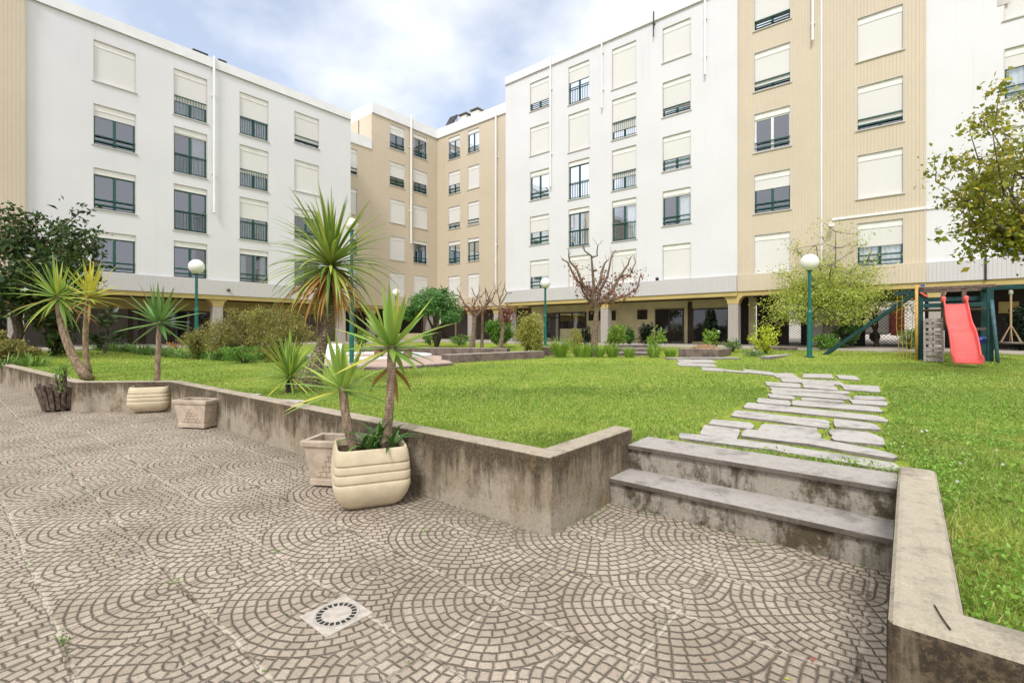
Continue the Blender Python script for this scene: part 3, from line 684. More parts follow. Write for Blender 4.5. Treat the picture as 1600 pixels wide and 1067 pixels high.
# ground floors: pillars, back walls, doors, posts
def pillar(F, u, parent, w=.46):
    o = F.box(MB(), u-w/2, u+w/2, -.48, -.02, TZ, 2.62).build('pillar', 'pillar', parent, bevel=.02)
    mb = MB(); h = w/2; zz = [2.62, 2.74, 2.86, 2.977]; ww = [h+.01, h+.03, h+.09, h+.22]
    for i in range(3):
        q = [F.p(u-ww[i], -.49, zz[i]), F.p(u+ww[i], -.49, zz[i]), F.p(u+ww[i], -.01, zz[i]), F.p(u-ww[i], -.01, zz[i]),
             F.p(u-ww[i+1], -.49, zz[i+1]), F.p(u+ww[i+1], -.49, zz[i+1]), F.p(u+ww[i+1], -.01, zz[i+1]), F.p(u-ww[i+1], -.01, zz[i+1])]
        mb.add(q, [(0,1,5,4), (1,2,6,5), (2,3,7,6), (3,0,4,7)] + ([(3,2,1,0)] if i == 0 else []) + ([(4,5,6,7)] if i == 2 else []))
    mb.build('capital', 'yellow', o)
for px in (25, 340, 534): pillar(FL, on_y(px, 27.6), bl if px > 30 else be)
for px in (581, 672): pillar(FB, on_y(px, 30.1), bb, .5)
for px in (735, 776): pillar(FA, on_x(px, 26.7), bb)
for px in (797, 945, 1146): pillar(FR, on_x(px, 24.1), bw)
for px in (1296,): pillar(FR2, on_x(px, 24.2), by)
pillar(Fac('x', 24.2), on_x(1447, 24.2)-.3, bz)
# left block: taupe panels between dark posts under an ochre band
GLW = Fac('y', 30.6)
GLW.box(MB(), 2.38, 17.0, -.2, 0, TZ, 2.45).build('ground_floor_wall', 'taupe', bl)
GLW.box(MB(), 2.38, 17.0, -.2, .05, 2.453, 3.05).build('ochre_band', 'yellow', bl)
for px, w in ((204, .09), (222, .14), (262, .1), (300, .12), (360, .12), (385, .12), (430, .12)):
    u = on_y(px, 30.6); GLW.box(MB(), u-w, u+w, .003, .10, TZ, 2.452).build('post', 'brown', bl)
for p, q in ((265, 298), (302, 338), (362, 430)):
    a, b = on_y(p, 30.6), on_y(q, 30.6)
    w_ = GLW.box(MB(), a, b, .002, .05, TZ+.05, 2.40).build('shop_window', 'darkwall', bl)
    MB().add([GLW.p(a+.05,.06,TZ+.1), GLW.p(b-.05,.06,TZ+.1), GLW.p(b-.05,.06,2.36), GLW.p(a+.05,.06,2.36)], [(0,1,2,3)]).build('pane', 'dimglass', w_)
    GLW.box(MB(), a, b, .065, .09, 1.5, 1.55).build('rail', 'taupe', w_)
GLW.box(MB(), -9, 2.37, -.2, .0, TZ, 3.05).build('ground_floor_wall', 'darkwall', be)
# back block: dark openings, pale garage door, trellis screens
GBW = Fac('y', 32.4)
GBW.box(MB(), 15.5, 29.0, -.2, 0, TZ, 3.1).build('ground_floor_wall', 'cream', bb)
GAW = Fac('x', 29.0)
GAW.box(MB(), 20.4, 32.3, -.2, 0, TZ, 3.1).build('ground_floor_wall', 'taupe', bb)
def trellis(F, u0, u1, z0, z1, parent, step=.13, name='trellis'):
    mb = MB(); n = int((u1-u0+z1-z0)/step)
    for i in range(n):
        o = i*step
        for s in (1, -1):
            pts = []
            for z in (z0, z1):
                pts.append((u0 + o - (z1-z0) + (z-z0) if s > 0 else u0 + o - (z-z0), z))
            (ua, za), (ub, zb) = pts
            t0, t1 = 0.0, 1.0; du = ub-ua
            ts = sorted(((u0-ua)/du, (u1-ua)/du)); t0, t1 = max(0, ts[0]), min(1, ts[1])
            if t1 - t0 < .03: continue
            d = .01*s
            mb.bar(F.p(ua+du*t0, d, za+(zb-za)*t0), F.p(ua+du*t1, d, za+(zb-za)*t1), .028, .012)
    F.box(mb, u0-.05, u0, -.04, .04, z0, z1); F.box(mb, u1, u1+.05, -.04, .04, z0, z1); F.box(mb, u0, u1, -.035, .035, z1, z1+.05)
    return mb.build(name, 'lattice', parent)
FBt = Fac('y', 30.4)
for p, q in ((542, 574), (591, 660)):
    FBt.box(MB(), on_y(p, 30.4), on_y(q, 30.4), -.16, -.1, TZ+.5, 2.7).build('dark_opening', 'darkwall', bb)
    trellis(FBt, on_y(p, 30.4), on_y(q, 30.4), TZ+.5, 2.7, bb)
    FBt.box(MB(), on_y(p, 30.4), on_y(q, 30.4), -.12, .04, TZ, TZ+.497).build('low_wall', 'cream', bb)
GAd = Fac('x', 28.95)
GAd.box(MB(), on_x(752, 28.95), on_x(714, 28.95), 0, .06, TZ, 2.25).build('garage_door', 'taupe', bb)
for px in (713, 754): GAd.box(MB(), on_x(px, 28.95)-.08, on_x(px, 28.95)+.08, 0, .08, TZ, 2.5).build('post', 'cream', bb)
# right white block: cream wall with dark framed doors and windows
GRW = Fac('x', 26.8)
GRW.box(MB(), on_x(1150, 26.8), 20.4, -.2, 0, TZ, 3.05).build('ground_floor_wall', 'cream', bw)
def opening(F, p, q, z0, z1, parent, name, mull=1, bar=None):
    b, a = F.u(p), F.u(q)
    o = F.box(MB(), a, b, .002, .05, z0, z1).build(name, 'darkwall', parent)
    f = MB(); k = .06
    F.box(f, a-k, a, .0, .09, z0, z1+k); F.box(f, b, b+k, .0, .09, z0, z1+k); F.box(f, a, b, .0, .088, z1, z1+k)
    for i in range(1, mull+1): u = a+(b-a)*i/(mull+1); F.box(f, u-.045, u+.045, .051, .086, z0, z1)
    if bar: F.box(f, a, b, .051, .084, bar, bar+.06)
    f.build('frame', 'brown', o)
    MB().add([F.p(a,.06,z0), F.p(b,.06,z0), F.p(b,.06,z1), F.p(a,.06,z1)], [(0,1,2,3)]).build('pane', 'dimglass', o)
opening(GRW, 855, 873.5, TZ, 2.5, bw, 'glazed_door', 0, 2.2); opening(GRW, 875.5, 915, 1.5, 2.5, bw, 'lobby_window', 1)
opening(GRW, 922, 938, 2.0, 2.53, bw, 'small_window', 0); opening(GRW, 955, 960.5, 2.0, 2.53, bw, 'small_window', 0)
opening(GRW, 998, 1010, 2.03, 2.53, bw, 'small_window', 0); opening(GRW, 1026, 1067, TZ, 2.54, bw, 'glazed_door', 1)
opening(GRW, 1084, 1137, TZ+.12, 2.5, bw, 'lobby_window', 0)
GRW.box(MB(), on_x(1081, 26.8), on_x(1075.5, 26.8), .003, .12, TZ, 2.95).build('post', 'brown', bw)
# beige block: an open passage to the street, partly closed by dark walls and trellis
GY = Fac('x', 26.9)
def gwall(p, q, m, z1=3.05, parent=by, d=0.0, F=GY, name='ground_floor_wall'): F.box(MB(), F.u(q), F.u(p), d-.15, d, TZ, z1).build(name, m, parent)
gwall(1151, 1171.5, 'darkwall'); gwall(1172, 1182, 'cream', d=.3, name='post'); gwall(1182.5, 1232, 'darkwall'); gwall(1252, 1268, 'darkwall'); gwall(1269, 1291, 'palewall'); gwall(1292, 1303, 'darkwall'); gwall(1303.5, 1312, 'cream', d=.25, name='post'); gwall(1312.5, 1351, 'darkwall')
trellis(GY, GY.u(1251.5), GY.u(1232.5), TZ, 2.7, by); trellis(GY, GY.u(1438), GY.u(1352), TZ, 2.7, by, .15)
GZ = Fac('x', 27.0)
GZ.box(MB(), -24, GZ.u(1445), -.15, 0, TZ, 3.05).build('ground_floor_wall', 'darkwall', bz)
GZ.box(MB(), GZ.u(1592), GZ.u(1560), .003, .06, 2.05, 2.5).build('ochre_band', 'yellow', bz)
sw = MB().box((58, -24, TZ), (58.4, 24, 5.5)).build('street_wall', 'palewall'); tag(sw, 'pale rendered wall across the street seen through the trellis passage', 'wall')
vn = thing('parked_van', 'white van with a red rear half parked beyond the trellis screen', 'van', (40, 2, TZ))
MB().prism([(39.2, .92), (40.9, .92), (40.9, 4.9), (39.2, 4.9)], TZ+.45, TZ+2.1).build('body', 'palewall', vn, bevel=.18, seg=3)
MB().box((39.15, .2, TZ+.4), (40.9, .9, TZ+2.3)).build('rear_panel', 'brick', vn, bevel=.08)
for y in (1.7, 4.1):
    MB().tube([(39.15, y, TZ+.3), (39.35, y, TZ+.3)], .3, 16).build('wheel', 'black', vn)

# pipes, cables, roof gear
def pipe(px, py0, py1, F, r, label, mat='pvc', brackets=2):
    u = F.u(px); t = (px-800)/FPX; Y = F.c/((-CS*t+SN) if F.ax == 'y' else (SN*t+CS)); z1, z0 = Zat(py0, Y), Zat(py1, Y)
    p = thing('downpipe', label, 'pipe', F.p(u, .06+r, z0))
    MB().tube([F.p(u, .085+r, z1), F.p(u, .085+r, z0+.02), F.p(u, .13+r, z0-.05)], r, 10).build('tube', mat, p)
    for i in range(brackets):
        z = z0+(z1-z0)*(i+.5)/brackets; F.box(MB(), u-r-.02, u+r+.02, .0, .10+r, z-.03, z+.03).build('bracket', mat, p)
pipe(333, 90, 332, FL, .06, 'white downpipe on the left white block between its second and third window columns')
pipe(640.5, 181, 380, FB, .07, 'white downpipe on the beige corner block left of its corner, between two window columns')
pipe(777, 178, 452, FA, .07, 'long white downpipe on the beige corner block beside the tall white block')
pipe(862, 90, 292, FR, .05, 'white downpipe on the tall white block right of its first window column')
pipe(942, 55, 170, FR, .05, 'white downpipe on the tall white block between its second and third window columns')
pipe(1022.5, 20, 58, FR, .03, 'short dark pipe hanging from the parapet of the tall white block', 'black', 1)
pipe(1103, 2, 118, FR, .05, 'white downpipe on the tall white block right of its last window column')
pipe(1270.5, -40, 65, FR2, .05, 'white downpipe ending high on the ribbed beige block beside a thin line of trim')
u = on_x(1283.5, 24.1); tag(FR2.box(MB(), u-.03, u+.03, .002, .03, 3.95, 17.4).build('expansion_strip', 'parapet', None, FR2.p(u, 0, 3.95)), 'thin white joint strip running up the ribbed beige block', 'joint strip')
u = on_x(1539, 24.2); tag(Fac('x', 24.2).box(MB(), u-.03, u+.03, .165, .20, 3.15, 4.0).build('fascia_pipe', 'black', None, (24, u, 3.15)), 'short black pipe across the white fascia above the play tower', 'pipe')
# floodlight at the end of the ledge
fl = thing('wall_floodlight', 'small white floodlight fixed under the ledge of the ribbed beige block', 'floodlight', FR2.p(on_x(1300, 24.1), 0, 5.8))
c = FR2.p(on_x(1300, 24.1), 0, 5.85)
MB().bar(c+Vector((.0, 0, 0)), c+Vector((-.25, 0, 0)), .05).build('arm', 'pvc', fl)
MB().lathe(c+Vector((-.28, 0, -.16)), [(.02, .16), (.09, .12), (.12, 0), (.10, -.02)], 14).build('head', 'pvc', fl)
# roof gear
s_ = thing('solar_heater', 'tilted dark solar water panel on the roof of the beige corner block', 'solar panel', (27.6, 29.2, 17.95))
p0 = Vector((27.2, 29.75, 18.35))
MB().add([p0, p0+Vector((0,-.9,0)), p0+Vector((.55,-.9,.95)), p0+Vector((.55,0,.95)), p0+Vector((.08,0,-.06)), p0+Vector((.08,-.9,-.06)), p0+Vector((.63,-.9,.89)), p0+Vector((.63,0,.89))],
   [(0,1,2,3),(7,6,5,4),(0,4,5,1),(1,5,6,2),(2,6,7,3),(3,7,4,0)]).build('panel', 'black', s_)
for dy in (-.1, -.8): MB().bar(p0+Vector((.60, dy, .86)), p0+Vector((.66, dy, -.4)), .06).build('leg', 'metal', s_)
v0 = None
for k, (yy, lab) in enumerate(((27.75, 'squat roof vent next to the tilted solar panel'), (26.45, 'squat roof vent nearest the tall white block'))):
    v = thing('roof_vent', lab, 'roof vent', (27.6, yy, 17.95), 'vents on the corner roof')
    MB().box((27.3, yy-.38, 17.95), (27.9, yy+.38, 18.72)).build('shaft', 'palewall', v); MB().box((27.2, yy-.46, 18.80), (28.0, yy+.46, 18.88)).build('cap', 'taupe', v)
    MB().box((27.35, yy-.34, 18.72), (27.85, yy+.34, 18.80)).build('slot', 'black', v)
for px0, px1, lab in ((301, 325, 'long dark flat roof light on the left white block, left of the downpipe'), (341, 354, 'short dark roof light on the left white block, right of the downpipe')):
    a, b = on_y(px0, 27.5), on_y(px1, 27.5)
    tag(MB().prism([(a, 27.45), (b, 27.45), (b, 28.1), (a, 28.1)], 15.3, 15.42).build('roof_light', 'black', None, (a, 27.6, 15.3), bevel=.02), lab, 'roof light')
# small fittings on the facades
for F, px, py, lab in ((FR, 1027, 436, 'small dark round fitting low on the tall white block right of the plum tree'), (FL, 355, 453.5, 'small round fitting on the left white fascia near the lamp')):
    u = F.u(px); t = (px-800)/FPX; Y = F.c/((-CS*t+SN) if F.ax == 'y' else (SN*t+CS)); z = Zat(py, Y); d = .0 if F is FR else .16
    tag(MB().tube([F.p(u, d, z), F.p(u, d+.06, z), F.p(u, d+.10, z-.02)], [.09, .08, .05], 12).build('spout', 'black' if F is FR else 'taupe', None, F.p(u, d, z)), lab, 'fitting')
# ---------------------------------------------------------------- garden walls and steps
gw = MB()
outer = [(3.80,1.81),(2.58,1.81),(2.54,9.55),(1.5,10.7),(1.15,18.1),(0.8,25.4)]; inner = [(0.98,25.4),(1.33,18.15),(1.68,10.79),(2.71,9.63),(2.755,1.985),(3.80,1.985)]
zs = [.525,.525,.505,.50,.47,.47, .47,.47,.50,.505,.525,.525]
tag(gw.prism(outer+inner, -.1, zs).build('garden_wall', 'conc', None, (2.6,1.9,0), bevel=.018, seg=3), 'long stained concrete retaining wall between patio and lawn, left of the steps', 'wall')
ew = MB().prism([(3.80,.05),(1.75,.05),(1.75,-9.0),(1.935,-9.0),(1.935,-.13),(3.80,-.13)], -.1, .525)
tag(ew.build('garden_wall', 'cap', None, (1.8,0,0), bevel=.03, seg=3), 'pale low concrete wall with rounded top in the right foreground, right of the steps', 'wall')
st = thing('garden_steps', 'two wide worn concrete steps leading from the patio up to the lawn', 'steps', (3.5, .9, 0))
MB().box((3.405,.053,-.05), (3.70,1.808,.163)).build('riser', 'riser', st)
MB().box((3.375,.054,.164), (3.755,1.807,.202)).build('tread', 'tread', st, bevel=.007)
MB().box((3.725,.053,.15), (4.02,1.808,.364)).build('riser', 'riser', st)
MB().box((3.695,.054,.365), (4.10,1.807,.403)).build('tread', 'tread', st, bevel=.007)

# ---------------------------------------------------------------- stepping stones, row by row from the steps
def cpx(x, y): return (900+x/2.6667, 540+y/2.6667)
STONES = [
 ('long narrow slab butted against the top step', [(460,376),(800,408),(1290,476),(1275,500),(800,432),(440,392)]),
 ('long slab in the first row of stones from the steps', [(730,358),(1000,385),(1290,440),(1280,456),(960,410),(700,382)]),
 ('wide slab in the middle of the second row from the steps', [(790,330),(1015,345),(1000,380),(752,358)]),
 ('square slab at the right of the second row from the steps', [(1075,352),(1240,364),(1285,385),(1270,408),(1060,390)]),
 ('slab at the left of the second row from the steps', [(545,335),(690,350),(655,384),(508,366)]),
 ('small slab just beyond the leftmost slab of the second row', [(570,310),(735,322),(740,338),(715,344),(548,326)]),
 ('long slab at the left of the third row from the steps', [(690,275),(1045,308),(1028,334),(648,293)]),
 ('short slab at the right of the third row from the steps', [(1090,310),(1250,325),(1268,348),(1070,336)]),
 ('longest slab, alone across the path in the fourth row from the steps', [(735,243),(1245,288),(1262,307),(712,261)]),
 ('long slab at the right of the fifth row from the steps', [(920,231),(1255,254),(1255,271),(902,247)]),
 ('short slab at the left of the fifth row from the steps', [(768,220),(897,231),(880,246),(748,236)]),
 ('thin slab right of the gap in the sixth row from the steps', [(945,218),(1112,227),(1112,236),(932,228)]),
 ('short slab at the left of the sixth row from the steps', [(808,203),(912,212),(905,223),(798,216)]),
 ('front slab at the right end of the sixth row from the steps', [(1150,226),(1300,234),(1285,248),(1143,241)]),
 ('back slab at the right end of the sixth row from the steps', [(1165,210),(1285,214),(1292,226),(1150,222)]),
 ('long slab alone across the seventh row from the steps', [(832,188),(1120,204),(1125,220),(818,201)]),
 ('thin slab across the eighth row from the steps', [(822,176),(1130,190),(1125,198),(818,184)]),
 ('slab at the right end of the ninth row from the steps', [(1120,164),(1272,170),(1248,190),(1108,181)]),
 ('slab in the middle of the ninth row from the steps', [(962,156),(1082,164),(1072,182),(938,173)]),
 ('slab at the left of the ninth row from the steps', [(800,153),(935,160),(922,173),(788,166)]),
 ('long slab across the tenth row from the steps', [(868,139),(1102,149),(1100,161),(858,150)]),
 ('irregular slab where the path turns left', [(832,117),(912,116),(920,136),(824,131)]),
 ('flat slab right of where the path turns', [(960,119),(1072,121),(1062,134),(934,131)]),
 ('far right slab beyond the turn of the path', [(1095,124),(1172,127),(1168,141),(1088,136)]),
 ('thin slab in the far left branch of the path, nearest the turn', [(712,100),(820,110),(815,121),(704,111)]),
 ('thin slab in the far left branch of the path, second from the turn', [(612,99),(712,107),(700,112),(606,105)]),
 ('dark flat slab in the far left branch of the path', [(530,91),(612,95),(600,105),(522,101)]),
 ('front slab of the far path in front of the raised bed', [(430,72),(575,77),(578,86),(425,82)]),
 ('back slab of the far path in front of the raised bed', [(430,58),(570,60),(575,70),(425,69)])]
for lab, q in STONES:
    P = [G(*cpx(x, y), .41) for x, y in q]; poly = []
    n = len(P); cen = sum(P, Vector())/n; fw, rt = Vector((CS, SN, 0)), Vector((SN, -CS, 0)); P = [cen+rt*((p-cen).dot(rt)*1.04)+fw*((p-cen).dot(fw)*1.32) for p in P]
    for i in range(n):                                            # chipped, uneven outline
        a, b = P[i], P[(i+1) % n]; k = max(2, min(9, int((b-a).length/.11)))
        for j in range(k):
            p = a.lerp(b, j/k); p = p + (cen-p).normalized()*(random.uniform(0, .028) + (.02 if j == 0 else 0)); poly.append((p.x, p.y))
    zz = lawn_z(cen.x, cen.y)
    tag(MB().prism(poly, zz-.05, zz+.012+random.uniform(0, .006)).build('stepping_stone', 'slab', None, (cen.x, cen.y, zz), bevel=.006), 'grey stone '+lab, 'stepping stone', 'stone slabs of the garden path')
# two loose pale slabs in the grass beyond the long wall
for (x0, x1, y, lab) in ((352, 390, 617, 'pale loose slab lying in the grass behind the long wall, left of the big cordyline'), (415, 462, 627.5, 'pale loose slab lying in the grass in front of the big cordyline stump')):
    a, b = G(x0, y, .46), G(x1, y+2, .46); d = (b-a).normalized(); s = Vector((d.y, -d.x, 0))*-.22
    tag(MB().prism([tuple(a.xy), tuple(b.xy), tuple((b+s).xy), tuple((a+s).xy)], LZ-.02, .465).build('loose_slab', 'slab', None, tuple(a), bevel=.006), lab, 'slab')

# ---------------------------------------------------------------- drain
dc = G(526, 961); dr = thing('floor_drain', 'square metal floor drain with a ring of slots set in the stamped patio', 'drain', tuple(dc))
u_, v_ = Vector((1,0,0)), Vector((0,1,0))
MB().box(dc+Vector((-.12,-.12,-.002)), dc+Vector((.12,.12,.007))).build('plate', 'metal', dr, bevel=.003)
MB().lathe(dc, [(.102,.0075),(.102,.010),(.097,.010),(.097,.0075)], 40, close=False).build('ring', 'metal', dr)
sl = MB()
for k in range(20):
    t0, t1 = 2*math.pi*(k+.16)/20, 2*math.pi*(k+.84)/20
    sl.add([dc+Vector((math.cos(t)*r, math.sin(t)*r, .0085)) for r, t in ((.069,t0),(.092,t0),(.092,t1),(.069,t1))], [(0,1,2,3)])
sl.build('slots', 'black', dr)

# ---------------------------------------------------------------- pots
def squircle(ax, ay, p=4.0):
    def f(t):
        c, s = math.cos(t), math.sin(t); r = (abs(c)**p + abs(s)**p)**(-1/p); return (c*r*ax, s*r*ay)
    return f
def banded_pot(name, label, c, ax, ay, h, rot, p=5.0, soil=True):
    o = thing(name, label, 'planter', tuple(c))
    k = h/.42
    prof = [(.50,0),(.64,.006),(.80,.04),(.93,.095),(1.0,.155),(1.0,.186),(.995,.189),(.955,.193),(.955,.200),(.995,.204),(1.0,.208),(1.0,.250),(.995,.253),(.952,.257),(.952,.264),(.99,.268),(.993,.272),(.985,.306),(.98,.309),(.938,.313),(.938,.320),(.975,.324),(.978,.328),
            (.94,.385),(.915,.408),(.90,.418),(.875,.418),(.855,.408),(.85,.36)]
    MB().lathe(c, [(r, z*k) for r, z in prof], 64, squircle(ax, ay, p), rot, close=False).add([], []).build('pot', 'potcream', o, smooth=True)
    MB().lathe(c, [(.01, .36*k), (.5, .367*k), (.851, .362*k)], 40, squircle(ax, ay, p), rot, close=False).build('soil', 'soil', o, smooth=True)
    return o
bigc = G(578, 781); bigc.z = 0
banded_pot('planter_pot', 'large cream square planter with moulded bands and two yuccas, nearest the camera', bigc, .285, .285, .465, R(-28), 9.0)
p1c = G(241, 641); p1c.z = 0
banded_pot('planter_pot', 'cream banded planter with a single yucca beside the far corner of the long wall', p1c, .30, .38, .43, R(-30), 6.0)
def trough(label, c, lx, ly, h, rot, group=None):
    o = thing('stone_trough', label, 'planter', tuple(c)); rm = Matrix.Rotation(rot, 3, 'Z')
    T = lambda x, y, z: c + rm @ Vector((x, y, z))
    def ringbox(mb, specs):
        b = len(mb.v)
        for (k, z) in specs: mb.v += [T(-lx/2*k[0], -ly/2*k[1], z), T(lx/2*k[0], -ly/2*k[1], z), T(lx/2*k[0], ly/2*k[1], z), T(-lx/2*k[0], ly/2*k[1], z)]
        for i in range(len(specs)-1):
            for j in range(4): mb.f.append((b+i*4+j, b+i*4+(j+1)%4, b+(i+1)*4+(j+1)%4, b+(i+1)*4+j))
        mb.f.append(tuple(b+j for j in (3,2,1,0))); mb.f.append(tuple(b+(len(specs)-1)*4+j for j in range(4)))
    mb = MB(); e = .045
    ringbox(mb, [((.74,.70),.02),((.76,.72),.0201),((.78,.74),.07),((.755,.715),.075),((.92,.90),h-.055),((1,1),h-.05),((1.01,1.02),h-.012),((.99,.99),h),((1-2*e/lx,1-2*e/ly),h),((.84,.78),h-.06),((.70,.6),.10)])
    mb.build('trough', 'trough', o, bevel=.004)
    # raised triangle of small tiles on the four faces
    for (w, dp, a) in ((lx, ly, 0), (ly, lx, R(90)), (lx, ly, R(180)), (ly, lx, R(270))):
        rl = MB(); ra = Matrix.Rotation(a, 3, 'Z'); zb, zt = .095, h-.085; nrow = 5
        kx = lambda z: (.755+(.92-.755)*(z-.075)/(h-.13)) if dp == lx else (.715+(.90-.715)*(z-.075)/(h-.13))
        def P(u, z, off): q = ra @ Vector((u, -dp/2*kx(z)-off, z)); return T(*q)
        for r in range(nrow):
            z0, z1 = zb+(zt-zb)*r/nrow+.005, zb+(zt-zb)*(r+1)/nrow-.004; half = w*.27*(1-r/nrow); n = nrow-r
            for j in range(n):
                a0 = -half+2*half*j/n+.004; a1 = -half+2*half*(j+1)/n-.004; ins = w*.27/nrow
                l0 = a0+(ins*.5); l1 = a1-(ins*.5) if j == n-1 else a1-(ins*.0)+ins*.0
                q = [P(a0,z0,.0005),P(a1,z0,.0005),P(a1-ins*.45,z1,.0005),P(a0+ins*.45,z1,.0005),P(a0,z0,.008),P(a1,z0,.008),P(a1-ins*.45,z1,.008),P(a0+ins*.45,z1,.008)]
                rl.add(q, [(4,5,6,7),(0,1,5,4),(1,2,6,5),(2,3,7,6),(3,0,4,7)])
        rl.build('triangle_relief', 'trough', o)
    lf = MB(); ringbox(lf, [((.80,.74),.16),((.80,.74),h-.14)]); lf.build('soil', 'soil', o)
    return o
t1c = G(309, 668); t1c.z = 0
trough('empty pale stone trough with triangle relief standing alone against the long wall', t1c, .55, .30, .40, R(-62))
t2c = G(529, 756); t2c.z = 0
trough('empty pale stone trough with triangle relief behind the large cream planter', t2c, .52, .34, .41, R(-60))
# slatted planter
sc = G(99, 640); sc.z = 0
so = thing('slatted_planter', 'dark weathered slatted wooden planter in the corner of the wall', 'planter', tuple(sc))
mb = MB()
for k in range(26):
    t = 2*math.pi*k/26; q = squircle(1, 1, 3)(t); q2 = Vector((q[0], q[1], 0)); tan = Vector((-math.sin(t), math.cos(t), 0))
    h = .42+random.uniform(-.02, .035); zl = .0 if k % 2 else .035
    mb.bar(sc+q2*.235+Vector((0,0,zl)), sc+q2*.335+Vector((0,0,h)), .06, .035, q2)
mb.build('slats', 'oldwood', so, bevel=.004, seg=1)
MB().lathe(sc, [(.20,.02),(.30,.36),(.02,.38)], 24, squircle(1,1,3)).build('liner', 'soil', so)

# ---------------------------------------------------------------- yuccas and cordylines
def yucca(name, label, base, top, r0, r1, n, L, w, mat, tmat='ytrunk', group=None, droop=.6, el0=-.5, power=.9, wob=.03, mid=None, cat='yucca', dead=0, el1=1.5):
    base, top = Vector(base), Vector(top); o = thing(name, label, cat, tuple(base), group)
    pts = bend(base, top, 8, wob*.4) if mid is None else [base] + [ (Vector(base)*(1-t)**2 + Vector(mid)*2*t*(1-t) + top*t*t) for t in [i/8 for i in range(1, 9)]]
    MB().tube(pts, [r0+(r1-r0)*i/8 + (.25*r0 if i == 0 else 0) + random.uniform(-.06,.06)*r0 for i in range(9)], 12).build('trunk', tmat, o, smooth=True)
    rosette(pts[-1], n, L, w, el0, el1, droop, 6, power=power).build('crown', mat, o, smooth=True)
    if dead:
        mb = MB()
        for i in range(dead): strap(mb, pts[-1]-Vector((0,0,.05+random.random()*.22)), random.uniform(0, 6.28), random.uniform(-1.0, -.2), L*random.uniform(.7, 1.0), w*.9, random.uniform(.6, 1.1), 6, .3, random.uniform(-.5,.5))
        mb.build('dead_leaves', 'dead', o, smooth=True)
    return o
def rel(c, px, py):                                                # a point at the depth of c
    Y = c.x*CS + c.y*SN; return Dp(px, Y, Zat(py, Y))
yb = bigc.copy(); yb.z = .36
yucca('yucca_plant', 'taller yucca on a bare leaning trunk in the large cream planter', rel(bigc, 600, 706)+Vector((0,0,.0)), rel(bigc, 612, 540), .040, .032, 38, .48, .062, 'yucca', droop=.45, el0=-.5, mid=rel(bigc, 612, 640), dead=3)
b2 = rel(bigc, 556, 708); yucca('yucca_plant', 'shorter yucca leaning left in the large cream planter', b2, rel(bigc, 536, 605), .040, .030, 30, .42, .055, 'yucca', droop=.45, el0=-.35, mid=rel(bigc, 538, 660))
o = thing('strap_leaf_plant', 'dark green strap-leaved plant at the foot of the two yuccas', 'plant', tuple(yb))
mb = MB()
for i in range(34):
    strap(mb, rel(bigc, random.uniform(572, 616), 704)+Vector((random.uniform(-.08,.08), random.uniform(-.08,.08), 0)), random.uniform(0, 6.28), random.uniform(.5, 1.3), random.uniform(.26,.46), .042, random.uniform(1.0, 1.9), 7, .2)
mb.build('foliage', 'clivia', o, smooth=True)
yucca('yucca_plant', 'dark green yucca growing from the cream planter at the wall corner', rel(p1c, 245, 608), rel(p1c, 249, 502), .045, .036, 32, .60, .082, 'yuccadark', droop=.4, el0=-.7, power=.8)
lb = G(139, 594, LZ)
yucca('cordyline_tree', 'cordyline with a bent leaning trunk behind the slatted planter', lb, rel(lb, 90, 462), .085, .05, 52, .78, .066, 'yucca', 'trunk', droop=.7, el0=-.9, mid=rel(lb, 96, 545), cat='cordyline', dead=5)
lb2 = G(138, 584, LZ)
yucca('cordyline_tree', 'yellow-leaved cordyline with a straight trunk right of the bent one', lb2, rel(lb2, 140, 462), .06, .045, 38, .74, .068, 'yuccayel', 'trunk', droop=.5, el0=-.35, mid=rel(lb2, 128, 520), cat='cordyline', dead=4)
cb = G(482, 603, LZ)
ct = thing('cordyline_tree', 'big cordyline with a wide fountain crown and scaly swollen stump on the lawn', 'cordyline', tuple(cb))
top = rel(cb, 517, 412)
pts = [rel(cb, *q) for q in ((478,612),(484,596),(492,572),(500,548),(508,520),(513,490),(516,455),(517,412))]
MB().tube(pts, [.26,.21,.145,.10,.08,.075,.07,.06], 14).build('trunk', 'stump', ct, smooth=True)
MB().tube([rel(cb, 462, 612), rel(cb, 478, 600), rel(cb, 490, 583)], [.26,.27,.14], 18).build('stump', 'stump', ct, smooth=True)
rosette(top, 175, 1.2, .068, -.55, 1.5, 1.5, 9, power=.9, lj=.28).build('crown', 'cord', ct, smooth=True)
mb = MB()
for i in range(95): strap(mb, top-Vector((0,0,.02+random.random()*.3)), random.uniform(0, 6.28), random.uniform(-1.2, -.3), random.uniform(.6,1.2), .05, random.uniform(.5, 1.0), 6, .3, random.uniform(-.5,.5))
mb.build('dead_leaves', 'dead', ct, smooth=True)
sy = G(452, 613, LZ); syo = thing('cordyline_shoot', 'low bushy yellow-green cordyline at the foot of the big cordyline', 'cordyline', tuple(sy))
MB().tube([sy, rel(sy, 453, 590)], [.06,.05], 8).build('trunk', 'darkbark', syo)
rosette(rel(sy, 453, 586), 110, .66, .036, -.5, 1.5, .55, 6, power=.8).build('crown', 'yucca', syo, smooth=True)

